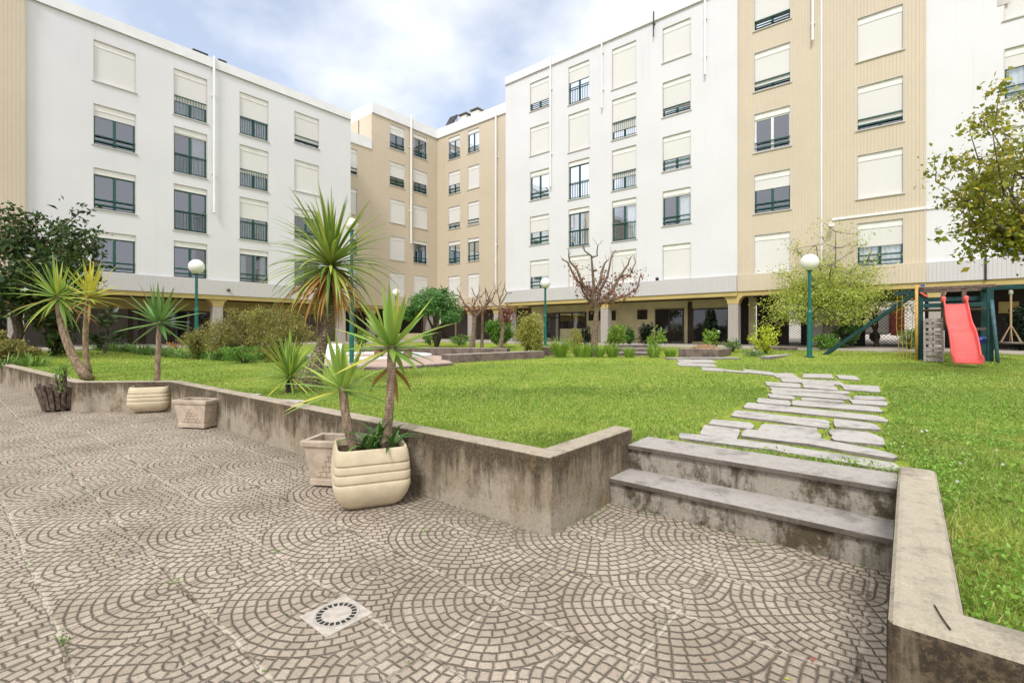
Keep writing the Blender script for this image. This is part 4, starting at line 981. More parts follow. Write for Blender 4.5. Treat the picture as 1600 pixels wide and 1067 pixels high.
# ---------------------------------------------------------------- lamps
def lamp(label, base, H, gr, r=.045):
    base = Vector(base); o = thing('garden_lamp', label, 'lamp post', tuple(base), 'globe lamps of the garden')
    MB().lathe(base, [(r*2.6,0),(r*2.6,.03),(r*1.45,.05),(r*1.45,H*.42),(r*1.6,H*.425),(r*1.6,H*.435),(r,H*.46),(r,H-gr*2.05),(r*1.8,H-gr*2.0),(r*1.8,H-gr*1.9)], 14).build('post', 'lampgreen', o, smooth=False)
    MB().lathe(base, [(.001,H)]+[(gr*math.sin(t), H-gr+gr*math.cos(t)) for t in [math.pi*i/14 for i in range(1, 14)]]+[(.001,H-2*gr)], 28).build('globe', 'globe', o, smooth=True)
    return o
lbp = GL(1265, 558); Yl = lbp.x*CS+lbp.y*SN
lamp('white globe lamp on a green post in front of the flowering tree', lbp, Zat(397, Yl)-lbp.z, 13.2*Yl/FPX, .055)
for (px, Y, pyt, gr, lab, r) in ((307, 20.5, 405.5, 11.3, 'white globe lamp on a green post behind the shrubs, right of the potted yucca', .055), (852, 25.0, 434.5, 8.0, 'white globe lamp left of the large plum tree', .055),
     (619, 31.0, 451.5, 6.0, 'farthest small globe lamp beside the feathery green tree', .05), (549.5, 13.0, 341, 10, 'globe lamp half hidden behind the big cordyline crown', .042)):
    p = Dp(px, Y, 0); p.z = lawn_z(p.x, p.y) if Y < 22 else .6; lamp(lab, p, Zat(pyt, Y)-p.z, gr*Y/FPX, r)
# ---------------------------------------------------------------- shrubs and trees
def shrub(name, label, px0, px1, pyt, pyb, Y, mat, n, size, cat='shrub', group=None, clumps=26, cr=.36, asp=.45, up=.3, depth=1.0, z0=None, stems=6, stem='darkbark', shell=.5, more=None):
    c = Dp((px0+px1)/2, Y, 0); zb = lawn_z(c.x, c.y) if z0 is None else z0; c.z = zb
    rx = (px1-px0)/2*Y/FPX; zt = Zat(pyt, Y); h = max(.2, zt-zb)
    o = thing(name, label, cat, tuple(c), group)
    P = blob_points(n, (0, 0, h*.52), (rx, rx*depth, h*.5), clumps, cr, shell, False)
    P[:, 2] = np.clip(P[:, 2], .02, None); P = P + np.array(c)
    leaves('foliage', P, size, mat, o, aspect=asp, up=up)
    mb = MB()
    for i in range(stems):
        a = random.uniform(0, 6.28); k = random.uniform(.1, .6)
        mb.tube(bend(c+Vector((math.cos(a)*.04*rx, math.sin(a)*.04*rx, -.02)), c+Vector((math.cos(a)*rx*k, math.sin(a)*rx*k*depth, h*random.uniform(.6,.9))), 4, .06), [.022,.018,.014,.010,.006], 5)
    mb.build('stems', stem, o)
    if more:
        m2, n2, s2, frac = more
        Q = P[rng.choice(n, n2)]; Q = Q[Q[:, 2] > zb+h*frac]; leaves('blossom', Q+rng.normal(size=Q.shape)*.02, s2, m2, o, aspect=.8, up=.6)
    return o
def clump(name, label, px, wpx, pyt, pyb, Y, mat, n, w, cat='plant', group=None, droop=.7, z0=None, e0=.8):
    c = Dp(px, Y, 0); c.z = lawn_z(c.x, c.y) if z0 is None else z0; h = Zat(pyt, Y)-c.z; r = wpx/2*Y/FPX
    o = thing(name, label, cat, tuple(c), group); mb = MB()
    for i in range(n):
        a = random.uniform(0, 6.28); k = math.sqrt(random.random())*.55
        strap(mb, c+Vector((math.cos(a)*r*k, math.sin(a)*r*k, -.01)), a+random.uniform(-.6,.6), random.uniform(e0, 1.5), h*random.uniform(.75, 1.25), w, droop*random.uniform(.3, 1.2), 5, .2)
    mb.build('foliage', mat, o, smooth=True); return o
# left edge and the shrub bank
shrub('golden_shrub', 'rounded golden shrub at the left edge below the magnolia', -30, 56, 514, 572, 13.5, 'golden', 6000, .07, 'shrub', stems=9)
clump('strap_leaf_plant', 'dark strap-leaved plant at the foot of the left edge golden shrub', 48, 60, 548, 570, 12.9, 'cover', 70, .04, 'plant', droop=1.4, e0=.5)
clump('strap_leaf_plant', 'second strap-leaved plant under the golden shrub, at the left edge', 8, 60, 552, 572, 12.6, 'cover', 60, .04, 'plant', droop=1.4, e0=.5)
shrub('straw_shrub', 'low straw-coloured shrub around the lamp post right of the potted yucca', 284, 338, 512, 550, 16.3, 'straw', 4200, .06, 'shrub', stems=12)
shrub('straw_shrub', 'straw and olive shrub, left part of the tall shrub bank', 322, 408, 484, 562, 15.6, 'straw', 11000, .07, 'shrub', clumps=46, cr=.3, up=.9, asp=.3, stems=26, stem='brownwood')
shrub('golden_shrub', 'tall golden olive shrub, right part of the shrub bank behind the cordyline shoot', 385, 486, 480, 568, 15.0, 'golden', 13000, .07, 'shrub', clumps=50, cr=.3, up=.9, asp=.3, stems=26, stem='brownwood')
shrub('green_shrub', 'fresh green leafy shoots rising behind the shrub bank', 366, 452, 478, 540, 16.8, 'nandina', 3000, .075, 'shrub', stems=8)
shrub('green_shrub', 'low dark green shrub at the foot of the shrub bank', 340, 425, 540, 568, 14.2, 'hedge', 2600, .055, 'shrub', clumps=30, cr=.25)
gc = MB()
for i in range(420):
    t = random.random(); p = Dp(150+230*t, 19.2-4.0*t+random.uniform(-.35,.35), 0); p.z = lawn_z(p.x, p.y)
    for j in range(3): strap(gc, p, random.uniform(0, 6.28), random.uniform(.5, 1.4), random.uniform(.3, .5), .035, random.uniform(.8, 1.7), 4, .2)
gco = gc.build('ground_cover', 'cover', None, tuple(Dp(265, 17, .45)), smooth=True); tag(gco, 'band of glossy strap-leaved ground cover along the lawn edge', 'ground cover', kind='stuff')
# magnolia
mg = Dp(22, 15.2, LZ); mo = thing('magnolia_tree', 'dark glossy magnolia tree at the left edge with bronze leaf undersides', 'tree', tuple(mg))
mb = MB(); tips = []; mids = []
tp = Dp(30, 15.2, 2.0); mb.tube(bend(mg-Vector((0,0,.1)), tp, 5, .03), [.17,.15,.14,.13,.12,.11], 10)
mg_ends = [(-60, 400, 0), (-20, 350, .8), (40, 345, -.4), (90, 352, .3), (125, 332, 0), (140, 372, -.3), (150, 388, .4), (120, 420, -.8), (60, 430, -1.1), (10, 455, -.8), (132, 440, .5), (100, 470, .2), (-30, 480, .4), (60, 380, 1.2)]
for (px, py, dd) in mg_ends:
    q = Dp(px, 15.2+dd, Zat(py, 15.2)); pts = bend(tp, q, 5, .07, -.15); mb.tube(pts, [.07,.055,.042,.03,.02,.01], 6)
    for k in range(3, 6): mids.append(pts[k])
    for k in range(5):
        s_ = pts[random.randint(2, 5)]; e = s_+Vector((random.gauss(0,.24), random.gauss(0,.24), random.gauss(.12,.22))); mb.tube(bend(s_, e, 3, .08), [.018,.014,.010,.005], 5); mids += [e, s_.lerp(e, .6)]
mb.build('trunk', 'darkbark', mo)
mp_ = np.array([tuple(m) for m in mids]); P = mp_[rng.choice(len(mp_), 9500)] + rng.normal(size=(9500, 3))*np.array([.21,.21,.18])
leaves('crown', P, .165, 'magnolia', mo, aspect=.46, up=.1)
shrub('magnolia_sapling', 'thin magnolia sapling against the taupe panels beside the yellow cordyline', 138, 190, 466, 534, 17.5, 'magnolia', 240, .20, 'shrub', clumps=9, cr=.22, stems=5, stem='oakbark')
shrub('dark_shrub', 'dark leafy shrub in the shade under the magnolia', 62, 112, 470, 548, 16.2, 'magnolia', 1500, .15, 'shrub', clumps=24, cr=.4)
# broad-leaved tree reaching in at the right edge
mt = Dp(1665, 9.2, LZ); mto = thing('broad_leaved_tree', 'broad-leaved tree with small yellow-green leaves reaching in at the right edge', 'tree', tuple(mt))
mb = MB(); mids = []; tp = Dp(1650, 9.2, 2.5); mb.tube(bend(mt-Vector((0,0,.1)), tp, 5, .03), [.15,.13,.12,.115,.11,.10], 10)
for (px, py, dd) in [(1462,284,0),(1478,305,.2),(1490,262,-.2),(1500,240,.3),(1515,205,0),(1540,180,.2),(1560,160,-.3),(1590,140,.2),(1630,135,0),(1520,270,.6),(1550,230,-.6),(1580,210,.5),(1548,338,.1),(1570,340,-.2),(1590,330,.3),(1530,310,-.4),(1600,270,-.5),(1610,200,.6),(1680,165,0),(1720,250,.4),(1740,200,-.4),(1700,320,.2),(1650,350,-.3)]:
    q = Dp(px, 9.2+dd*1.3, Zat(py, 9.2)); pts = bend(tp, q, 6, .06, .1); mb.tube(pts, [.05,.042,.034,.026,.018,.012,.006], 6)
    mids += [pts[4], pts[5], pts[6], pts[3]]
    for k in range(6):
        s_ = pts[random.randint(2, 6)]; e = s_+Vector((random.gauss(0,.22), random.gauss(0,.22), random.gauss(.04,.18))); mb.tube(bend(s_, e, 3, .1), [.010,.008,.006,.003], 5); mids += [e, s_.lerp(e, .5)]
mb.build('trunk', 'oakbark', mto); mp_ = np.array([tuple(m) for m in mids])
P = mp_[rng.choice(len(mp_), 8800)] + rng.normal(size=(8800, 3))*np.array([.12,.12,.10]); leaves('crown', P, .092, 'maple', mto, aspect=.62, up=-.15)
# pale green flowering tree
sb = Dp(1293, 19.5, 0); sb.z = lawn_z(sb.x, sb.y); so_ = thing('flowering_tree', 'wide pale yellow-green spring tree in front of the beige block', 'tree', tuple(sb))
mb = MB(); tips = []; mids = []; t1 = sb+Vector((0,0,1.35)); mb.tube(bend(sb-Vector((0,0,.1)), t1, 4, .03), [.20,.18,.165,.16,.17], 10)
for (px, py, dd) in [(1215,470,0),(1232,430,.8),(1250,400,-.5),(1275,380,.5),(1305,362,0),(1300,420,-1.2),(1340,390,.6),(1365,380,0),(1392,378,.2),(1350,430,-.8),(1370,470,.3),(1395,470,0),(1240,490,-.8),(1330,500,-1.3),(1275,450,1.3),(1210,500,.3)]:
    q = Dp(px, 19.5+dd, Zat(py, 19.5)); pts = bend(t1, q, 5, .05, -.05); mb.tube(pts, [.075,.06,.046,.033,.02,.010], 6)
    for k in range(2, 6):
        for j in range(4):
            s_ = pts[k]; e = s_+Vector((random.gauss(0,.45), random.gauss(0,.45), random.gauss(.12,.3))); mb.tube(bend(s_, e, 3, .1), [.014,.010,.007,.004], 4); mids += [e, s_.lerp(e, .6)]
mb.build('trunk', 'oakbark', so_); mp_ = np.array([tuple(m) for m in mids])
w = np.where(mp_[:, 2] > Zat(420, 19.5), .35, 1.0); w /= w.sum()
P = mp_[rng.choice(len(mp_), 17000, p=w)] + rng.normal(size=(17000, 3))*np.array([.24,.24,.17]); P = P[P[:, 2] > Zat(509, 19.5)]; leaves('crown', P, .08, 'spring', so_, aspect=.5, up=.3)
P = blob_points(6500, tuple(Dp(1292, 19.5, Zat(462, 19.5))), (2.45, 2.3, .7), 40, .33, .3, False); leaves('crown', P, .08, 'spring', so_, aspect=.5, up=.3)
# pruned purple plums
def plum(label, Y, base, polys, nleaf, ends, f, trunk_r, rad, group='pruned purple plum trees'):
    c = Dp(*f(*base[0])[:1], Y, 0); c.z = lawn_z(c.x, c.y) if Y < 21 else .55
    o = thing('plum_tree', label, 'tree', tuple(c), group); mb = MB(); pts_all = []
    def at(x, y, dd): px, py = f(x, y); return Dp(px, Y+dd, Zat(py, Y))
    tr = [c-Vector((0,0,.08))] + [at(x, y, 0) for x, y in base[1:]]
    mb.tube(tr, [trunk_r*(1.25 if i == 0 else 1-.12*i) for i in range(len(tr))], 10)
    for pl in polys:
        k = random.uniform(-1, 1)*rad; n = len(pl); P = [at(x, y, k*i/(n-1)) for i, (x, y) in enumerate(pl)]
        Q = []
        for i in range(n-1): Q += [P[i], P[i].lerp(P[i+1], .5)+Vector((random.gauss(0,.03), random.gauss(0,.03), random.gauss(0,.03)))]
        Q.append(P[-1]); m = len(Q); r0 = trunk_r*.55 if n > 3 else trunk_r*.3
        mb.tube(Q, [r0+(.018-r0)*i/(m-1) for i in range(m)], 6); pts_all += Q[1:]
        for j in range(2):
            s_ = random.choice(Q[2:]); e = s_+Vector((random.gauss(0,.14), random.gauss(0,.14), random.uniform(.08,.4))); mb.tube([s_, s_.lerp(e,.5)+Vector((.02,0,0)), e], [.012,.009,.004], 5)
    mb.build('trunk', 'plumbark', o)
    A = np.array([tuple(p) for p in pts_all if p.z < Zat(f(0, ends)[1], Y)])
    P = A[rng.choice(len(A), nleaf)] + rng.normal(size=(nleaf, 3))*np.array([.15,.15,.13]); leaves('crown', P, .11, 'plum', o, aspect=.55, up=.2)
    return o
fA = lambda x, y: (860+x/4.85, 370+y/4.85)
plum('large pruned plum tree with purple leaf clusters in front of the tall white block', 18.2, [(332, 905), (335, 760), (345, 640), (352, 535)],
  [[(350,530),(300,430),(210,340),(130,190),(85,165)], [(350,530),(330,430),(320,270),(310,160),(250,90)], [(310,160),(355,150),(360,80)], [(360,510),(370,420),(430,300),(460,140),(495,75)], [(370,500),(450,420),(530,300),(590,210),(615,150)],
   [(530,300),(600,290),(645,185)], [(390,490),(500,470),(580,440),(660,380),(690,260)], [(340,520),(270,400),(200,250),(150,200),(140,110)], [(330,430),(380,330),(410,200),(440,170)], [(345,520),(290,480),(240,400),(215,330)], [(360,500),(420,480),(480,400),(500,300)]],
  800, 250, fA, .135, .8)
fB = lambda x, y: (620+x/5.0, 380+y/5.0)
plum('small pruned plum tree with few leaves, leftmost of the plums, beside the feathery tree', 23.0, [(588, 800), (600, 700), (612, 570)],
  [[(612,570),(560,500),(510,440),(450,400)], [(510,440),(490,380),(470,345)], [(612,570),(600,480),(630,430),(585,340)], [(612,570),(680,500),(720,440),(690,350)], [(630,430),(640,390),(650,360)], [(700,480),(760,400),(770,360)]], 200, 440, fB, .12, .5)
plum('slender bare plum tree between the two other small plums', 23.6, [(665, 812), (668, 700), (672, 500)], [[(672,500),(640,430),(690,380)], [(672,520),(720,430),(745,370)], [(672,540),(700,470),(690,360)]], 40, 470, fB, .075, .3)
plum('small plum tree with a dense purple top, in front of the corner hedge', 22.6, [(805, 832), (822, 740), (832, 640), (812, 520)],
  [[(812,520),(740,460),(715,430)], [(812,520),(800,440),(790,340)], [(810,480),(860,390),(900,385)], [(832,640),(862,540),(858,470)], [(805,460),(830,400),(840,350)]], 480, 520, fB, .11, .4)
# green things of the middle distance
mm = Dp(682, 26, .6); mmo = thing('feathery_tree', 'low domed feathery green tree in front of the beige corner block', 'tree', tuple(mm)); mb = MB()
for k in range(6):
    q = mm+Vector((random.uniform(-1,1), random.uniform(-1,1), random.uniform(1.6,2.4))); mb.tube(bend(mm+Vector((0,0,-.05)), q, 5, .06), [.13,.11,.09,.07,.05,.03], 7)
mb.build('trunk', 'darkbark', mmo)
P = np.concatenate([blob_points(5200, tuple(mm+Vector((0,0,2.15))), (1.45,1.45,.95), 34, .34, .55), blob_points(1200, tuple(Dp(703, 25.6, Zat(496, 25.6))), (.7,.6,.25), 10, .5, .4), blob_points(1200, tuple(Dp(642, 26.3, Zat(490, 26))), (.8,.7,.45), 10, .5, .4)])
leaves('crown', P, .18, 'mimosa', mmo, aspect=.3, up=-.2)
shrub('clipped_hedge', 'rounded bright green hedge in front of the corner pillars', 756, 806, 497, 537, 25, 'hedge', 8000, .10, 'hedge', clumps=50, cr=.35, z0=.6, depth=.8)
shrub('nandina_shrub', 'upright yellow-green shrub with reddish tips at the end of the low wall', 803, 850, 489, 560, 17.6, 'nandina', 7000, .075, 'shrub', clumps=36, cr=.36, shell=.4, stems=9)
shrub('golden_shrub', 'small golden shrub behind the grassy clump, left of the large plum tree', 884, 912, 513, 545, 20.5, 'nandina', 1500, .07, 'shrub')
shrub('dark_shrub', 'dark shrub beside the small golden shrub, against the cream wall', 905, 925, 510, 542, 22, 'ivy', 900, .08, 'shrub', z0=.6)
shrub('lime_shrub', 'lime green shrub right of the second pillar from the corner', 946, 982, 506, 543, 21.2, 'lime', 1600, .10, 'shrub', z0=.6)
shrub('dark_shrub', 'dark green bush on the terrace between the lime shrub and the black-leaved bush', 975, 992, 512, 540, 21.8, 'clivia', 800, .11, 'shrub', z0=.6)
shrub('dark_shrub', 'black-leaved bush left of the glazed terrace door', 999, 1024, 504, 538, 22.3, 'ivy', 1500, .09, 'shrub', z0=.6)
shrub('white_flowered_plant', 'white-flowered plant in front of the glazed terrace door', 1008, 1042, 513, 545, 20.8, 'lime', 500, .11, 'plant', z0=.5, more=('white_bloom', 40, .09, .75), stems=5)
shrub('white_flowered_plant', 'white-flowered plant growing from the raised bed', 1098, 1124, 514, 548, 19.6, 'lime', 420, .11, 'plant', z0=.6, more=('white_bloom', 30, .10, .8), stems=5)
shrub('pink_flowered_plant', 'small plant with pale pink flowers at the right end of the raised bed', 1130, 1158, 530, 556, 19, 'cover', 700, .07, 'plant', more=('pink_bloom', 90, .05, .4))
shrub('pink_flowered_plant', 'low pale flowering plant at the foot of the lime bush', 1158, 1196, 548, 562, 17.2, 'cover', 500, .06, 'plant', more=('pink_bloom', 80, .045, .3))
shrub('lime_bush', 'small upright lime yellow bush in front of the dark passage, left of the lamp', 1174, 1219, 508, 558, 17.9, 'limebush', 1300, .075, 'shrub', clumps=22, cr=.34, stems=7)
shrub('dark_shrub', 'dense green bush right of the lamp post on the right', 1268, 1306, 522, 556, 18.6, 'hedge', 2300, .07, 'shrub')
shrub('grey_shrub', 'grey-green shrub between the dense bush and the slanted green beam', 1302, 1342, 503, 550, 19.6, 'clivia', 1500, .11, 'shrub', more=('pink_bloom', 90, .05, .3))
shrub('rope_net_shrub', 'pale leafy shrub growing behind the yellow rope net', 1404, 1440, 505, 556, 18.2, 'cover', 1500, .065, 'shrub')
shrub('dark_hedge', 'dark hedge in the shade behind the nest swing', 1552, 1640, 478, 545, 17.0, 'ivy', 6500, .08, 'hedge', z0=.6, clumps=50, depth=.4)
shrub('climbing_ivy', 'dark climber covering the lobby window on the terrace', 1084, 1137, 482, 540, 23.8, 'ivy', 4500, .10, 'climber', z0=.66, clumps=40, depth=.25)
shrub('dark_shrub', 'dark shrub on the terrace under the feathery tree', 660, 684, 516, 538, 26.0, 'hedge', 1200, .08, 'shrub', z0=.6)
shrub('grey_shrub', 'low pale green shrub in front of the garage door', 700, 736, 522, 538, 25.6, 'cover', 1600, .07, 'shrub', z0=.6)
shrub('dark_shrub', 'green shrub at the foot of the trellis screens behind the pool', 552, 578, 518, 545, 24, 'hedge', 900, .10, 'shrub', z0=.6)
shrub('planter_seedling', 'spindly green plant growing out of the slatted planter', 82, 116, 566, 600, 7.62, 'hedge', 260, .035, 'plant', z0=.36, clumps=10, cr=.5, stems=6)
tk = Dp(1370, 20.6, .55); to_ = thing('bare_tree', 'dark bare-trunked tree behind the slanted green beam', 'tree', tuple(tk)); mb = MB(); tips = []
branch(mb, tk-Vector((0,0,.05)), (.1,.0,1), 1.1, .11, 4, tips, .55, .12, .7)
mb.build('trunk', 'darkbark', to_)
A = np.array([tuple(t[0]) for t in tips]); P = A[rng.choice(len(A), 900)]+rng.normal(size=(900,3))*.16; leaves('crown', P, .06, 'spring', to_, aspect=.5)
for (px, w, t, Y, n, lab) in ((875, 30, 528, 17.3, 210, 'tall bright green grassy clump left of the large plum tree'), (911, 46, 536, 17.6, 190, 'wide low grassy clump touching the left side of the plum trunk'), (937, 18, 538, 17.4, 90, 'narrow grassy clump right behind the plum trunk'),
      (957, 25, 536, 17.4, 130, 'grassy clump midway between plum trunk and garden step block'), (983, 21, 541, 17.3, 100, 'small grassy clump in front of the garden step block'), (1022, 24, 538, 17.2, 120, 'grassy clump right of the garden step block'), (1048, 26, 543, 17.6, 110, 'grassy clump against the left end of the raised bed'), (845, 22, 540, 20.3, 80, 'pale grassy clump behind the lamp left of the plum')):
    clump('iris_clump', lab, px, w, t, 558, Y, 'lime', n, .03, 'plant', 'grassy clumps along the lawn edge', .55, e0=.95)
fp = shrub('cut_branch_pile', 'pale cut branch lying on the kerb under the taupe panels', 262, 290, 529, 538, 20, 'dead', 60, .12, 'branch', z0=.6, clumps=4, stems=6, stem='oakbark')

# ---------------------------------------------------------------- low walls, beds, pool, bench
def lowwall(label, p, q, w, z0, z1, mat='purple', name='low_wall', cat='wall', group=None):
    p, q = Vector((p.x, p.y, 0)), Vector((q.x, q.y, 0)); d = (q-p).normalized(); s = Vector((-d.y, d.x, 0))
    if s.dot(Vector((CS, SN, 0))) < 0: s = -s
    P = [p, q, q+s*w, p+s*w]
    return tag(MB().prism([tuple(v.xy) for v in P], z0, z1).build(name, mat, None, (p.x, p.y, z0), bevel=.012), label, cat, group)
lowwall('low block wall with a broad top left of the nandina shrub', G(703, 566, .42), G(851, 558, .42), .45, .2, .64)
lowwall('long low block wall behind the pool and bench', Dp(560, 19.4, 0), Dp(792, 17.6, 0), .4, .2, .70)
lowwall('short block stub between the nandina shrub and the tall grassy clump', Dp(848, 18.6, 0), Dp(866, 18.6, 0), .5, .2, .72)
lowwall('kerb along the foot of the taupe panels on the left', Dp(100, 20.6, 0), Dp(330, 22.5, 0), .25, .3, .72, 'slab', 'kerb', 'kerb')
sb2 = thing('garden_step_block', 'small flight of block steps with pale treads behind the grassy clumps', 'steps', tuple(Dp(988, 19, .4)))
for k, (Y, z) in enumerate(((18.3, .52), (18.8, .66), (19.3, .80))):
    p, q = Dp(962, Y, 0), Dp(1018, Y, 0); d = (q-p).normalized(); s = Vector((-d.y, d.x, 0)); s = s if s.dot(Vector((CS, SN, 0))) > 0 else -s
    MB().prism([tuple(v.xy) for v in (p, q, q+s*.49, p+s*.49)], .3, z-.04).build('riser', 'purple', sb2); MB().prism([tuple(v.xy) for v in (p-s*.03, q-s*.03, q+s*.48, p+s*.48)], z-.038, z).build('tread', 'slab', sb2)
k0 = G(1122, 558.5, .42); ax, by_ = k0.x, k0.y
bed = thing('raised_bed', 'raised block flower bed heaped with dry brown litter, right of the grassy clumps', 'flower bed', (ax, by_, .42))
bl_ = on_x(1060, ax); ar = on_y(1143, by_)
rim = MB(); rim.box((ax, by_, .2), (ax+.22, bl_, .70)); rim.box((ax+.222, by_, .2), (ar, by_+.22, .70)); rim.box((ax+.222, bl_-.22, .2), (ar, bl_, .70)); rim.box((ar-.22, by_+.222, .2), (ar, bl_-.222, .70))
rim.build('rim', 'purple', bed, bevel=.012)
n = 15; vs = []
for i in range(n+1):
    for j in range(n+1): vs.append((ax+.2+(ar-ax-.4)*i/n, by_+.2+(bl_-by_-.4)*j/n, .66+.16*math.sin(math.pi*i/n)*math.sin(math.pi*j/n)+random.uniform(0,.07)))
MB().add(vs, [(i*(n+1)+j, (i+1)*(n+1)+j, (i+1)*(n+1)+j+1, i*(n+1)+j+1) for i in range(n) for j in range(n)]).build('litter', 'rubble', bed)
lowwall('pale kerb slab in front of the raised bed', G(1158, 559.5, .44), G(1045, 560, .44), .35, .3, .455, 'slab', 'kerb', 'kerb')
k1, k2 = G(1203, 560.5, .43), G(1262, 554, .43)
lowwall('pale kerb running back to the lamp on the right', k1, k2, .3, .3, .50, 'slab', 'kerb', 'kerb')
lowwall('low block wall behind the lime bush', Dp(1180, 19.6, 0), Dp(1246, 19.0, 0), .9, .3, .70)
# pool
pc = W(-4.9, 16.6, .5); pool = thing('swimming_pool', 'small oval garden pool with a white rim, half hidden by the cordylines', 'pool', (pc.x, pc.y, .5))
pv, pu = Vector((CS, SN, 0)), Vector((SN, -CS, 0)); N = 48
E2 = lambda k, z, rx, ry: pc + pu*(rx*math.cos(2*math.pi*k/N)) + pv*(ry*math.sin(2*math.pi*k/N)) + Vector((0,0,z))
mb = MB()
for (rx, ry, z) in ((2.1,1.95,-.2),(2.1,1.95,.035),(2.07,1.92,.045),(1.83,1.68,.045),(1.80,1.65,.03),(1.80,1.65,-.3)): mb.v += [E2(k, z, rx, ry) for k in range(N)]
for r in range(5): mb.f += [(r*N+k, r*N+(k+1)%N, (r+1)*N+(k+1)%N, (r+1)*N+k) for k in range(N)]
mb.build('rim', 'parapet', pool)
wv = MB(); wv.v = [E2(k, -.03, 1.81, 1.66) for k in range(N)]; wv.f = [tuple(range(N))]; struct(wv.build('water', 'water', None, tuple(pc)))
dk = MB().prism([tuple(v.xy) for v in (G(500,573,.45), G(612,575.5,.45), G(708,568.5,.45), Dp(690,17.0,0), Dp(560,19.2,0), Dp(480,18.5,0))], .2, .475)
struct(dk.build('pool_terrace', 'purple', None, (pc.x, pc.y, .2), bevel=.01))
cen_ = sum((v for v in dk.v[:6]), Vector())/6
ds = MB().add([Vector((cen_.x+(v.x-cen_.x)*.96, cen_.y+(v.y-cen_.y)*.96, .479)) for v in dk.v[:6]], [tuple(range(6))]); struct(ds.build('pool_paving', 'terracotta', None, (pc.x, pc.y, .2)))
be_ = thing('garden_bench', 'concrete garden bench on block legs beside the pool', 'bench', tuple(Dp(612, 15.4, .475)))
p, q = Dp(584, 15.6, .86), Dp(643, 15.2, .86); MB().bar(p+Vector((0,0,-.05)), q+Vector((0,0,-.05)), .42, .10).build('seat', 'purple', be_, bevel=.01)
for t in (.13, .9): c = p.lerp(q, t); MB().bar((c.x, c.y, .476), (c.x, c.y, .758), .20, .34, Vector((CS, SN, 0))).build('leg', 'rubble', be_)
wp = thing('pool_board', 'white upright board leaning by the pool behind the big cordyline', 'board', tuple(Dp(518, 14.6, .475)))
mb = MB(); a_, b_ = Dp(503, 14.6, 0), Dp(531, 14.6, 0)
for i, (z, o_) in enumerate(((.476, 0), (.62, .03), (.76, .08), (.90, .16), (.955, .22))):
    for pnt in (a_, b_): mb.v += [pnt+pv*o_+Vector((0,0,z)), pnt+pv*(o_+.05)+Vector((0,0,z))]
for i in range(4): k = i*4; mb.f += [(k, k+2, k+6, k+4), (k+1, k+5, k+7, k+3), (k, k+4, k+5, k+1), (k+2, k+3, k+7, k+6)]
mb.f += [(0,1,3,2), (16,18,19,17)]; mb.build('panel', 'parapet', wp)
MB().bar(a_.lerp(b_, .5)+pv*.12+Vector((0,0,.70)), a_.lerp(b_, .5)+pv*.5+Vector((0,0,.476)), .04).build('strut', 'parapet', wp)

# ---------------------------------------------------------------- play tower
PA = 19.4; tb = lambda px: on_x(px, PA); T0, T1 = tb(1438), tb(1547)          # T0 > T1
tz = lawn_z(PA, T0)-.05; PB = PA+1.5
tow = thing('play_tower', 'green and brown wooden play tower with a red slide and climbing ramp', 'play tower', (PA, (T0+T1)/2, tz))
def YZ(px, py, a=PA): b = on_x(px, a); Y = a*CS+b*SN; return b, Zat(py, Y)
ztop = YZ(1442, 449)[1]; zdk = YZ(1490, 477)[1]
for bq in (T0, T1):
    for a in (PA, PB): MB().box((a-.06, bq-.07, tz), (a+.06, bq+.07, ztop-.09)).build('post', 'greenwood', tow, bevel=.008)
for px in (1473.5, 1506.5): b = tb(px); MB().box((PA-.045, b-.05, zdk-.75 if px < 1480 else zdk-.05), (PA+.045, b+.05, ztop-.09)).build('post', 'brownwood', tow)
for a in (PA, PB): MB().box((a-.07, T1-.12, ztop-.088), (a+.07, T0+.12, ztop)).build('beam', 'brownwood', tow, bevel=.008)
for bq in (T0, T1): MB().box((PA+.072, bq-.06, ztop-.085), (PB-.072, bq+.06, ztop-.005)).build('beam', 'greenwood', tow)
MB().box((PA-.09, T1+.072, zdk-.06), (PA-.062, T0-.072, zdk+.07)).build('rail', 'greenwood', tow); MB().box((PB+.062, T1, zdk+.2), (PB+.09, T0, zdk+.33)).build('rail', 'greenwood', tow)
for k in range(12): a = PA-.05+(PB-PA+.1)*k/12; MB().box((a, T1+.072, zdk-.13), (a+.115, T0-.072, zdk-.10)).build('deck_board', 'brownwood', tow)
MB().box((PA-.04, T1+.072, tz+.95), (PA+.03, tb(1515), tz+1.02)).build('rail', 'brownwood', tow)
for k in range(6): b0 = T1+.08+.105*k; MB().box((PA-.03, b0, tz+.02), (PA, b0+.098, tz+.56)).build('side_panel', 'greenwood', tow)
MB().tube([(PA-.15, tb(1432), tz-.05), (PA-.15, tb(1432), YZ(1432, 446)[1])], .04, 12).build('pole', 'ochrepole', tow, smooth=True)
MB().tube([(PA-.3, tb(1547)-.13, tz), (PA-.05, tb(1549), zdk+.12)], .045, 10).build('slanted_leg', 'bluewood', tow, smooth=True)
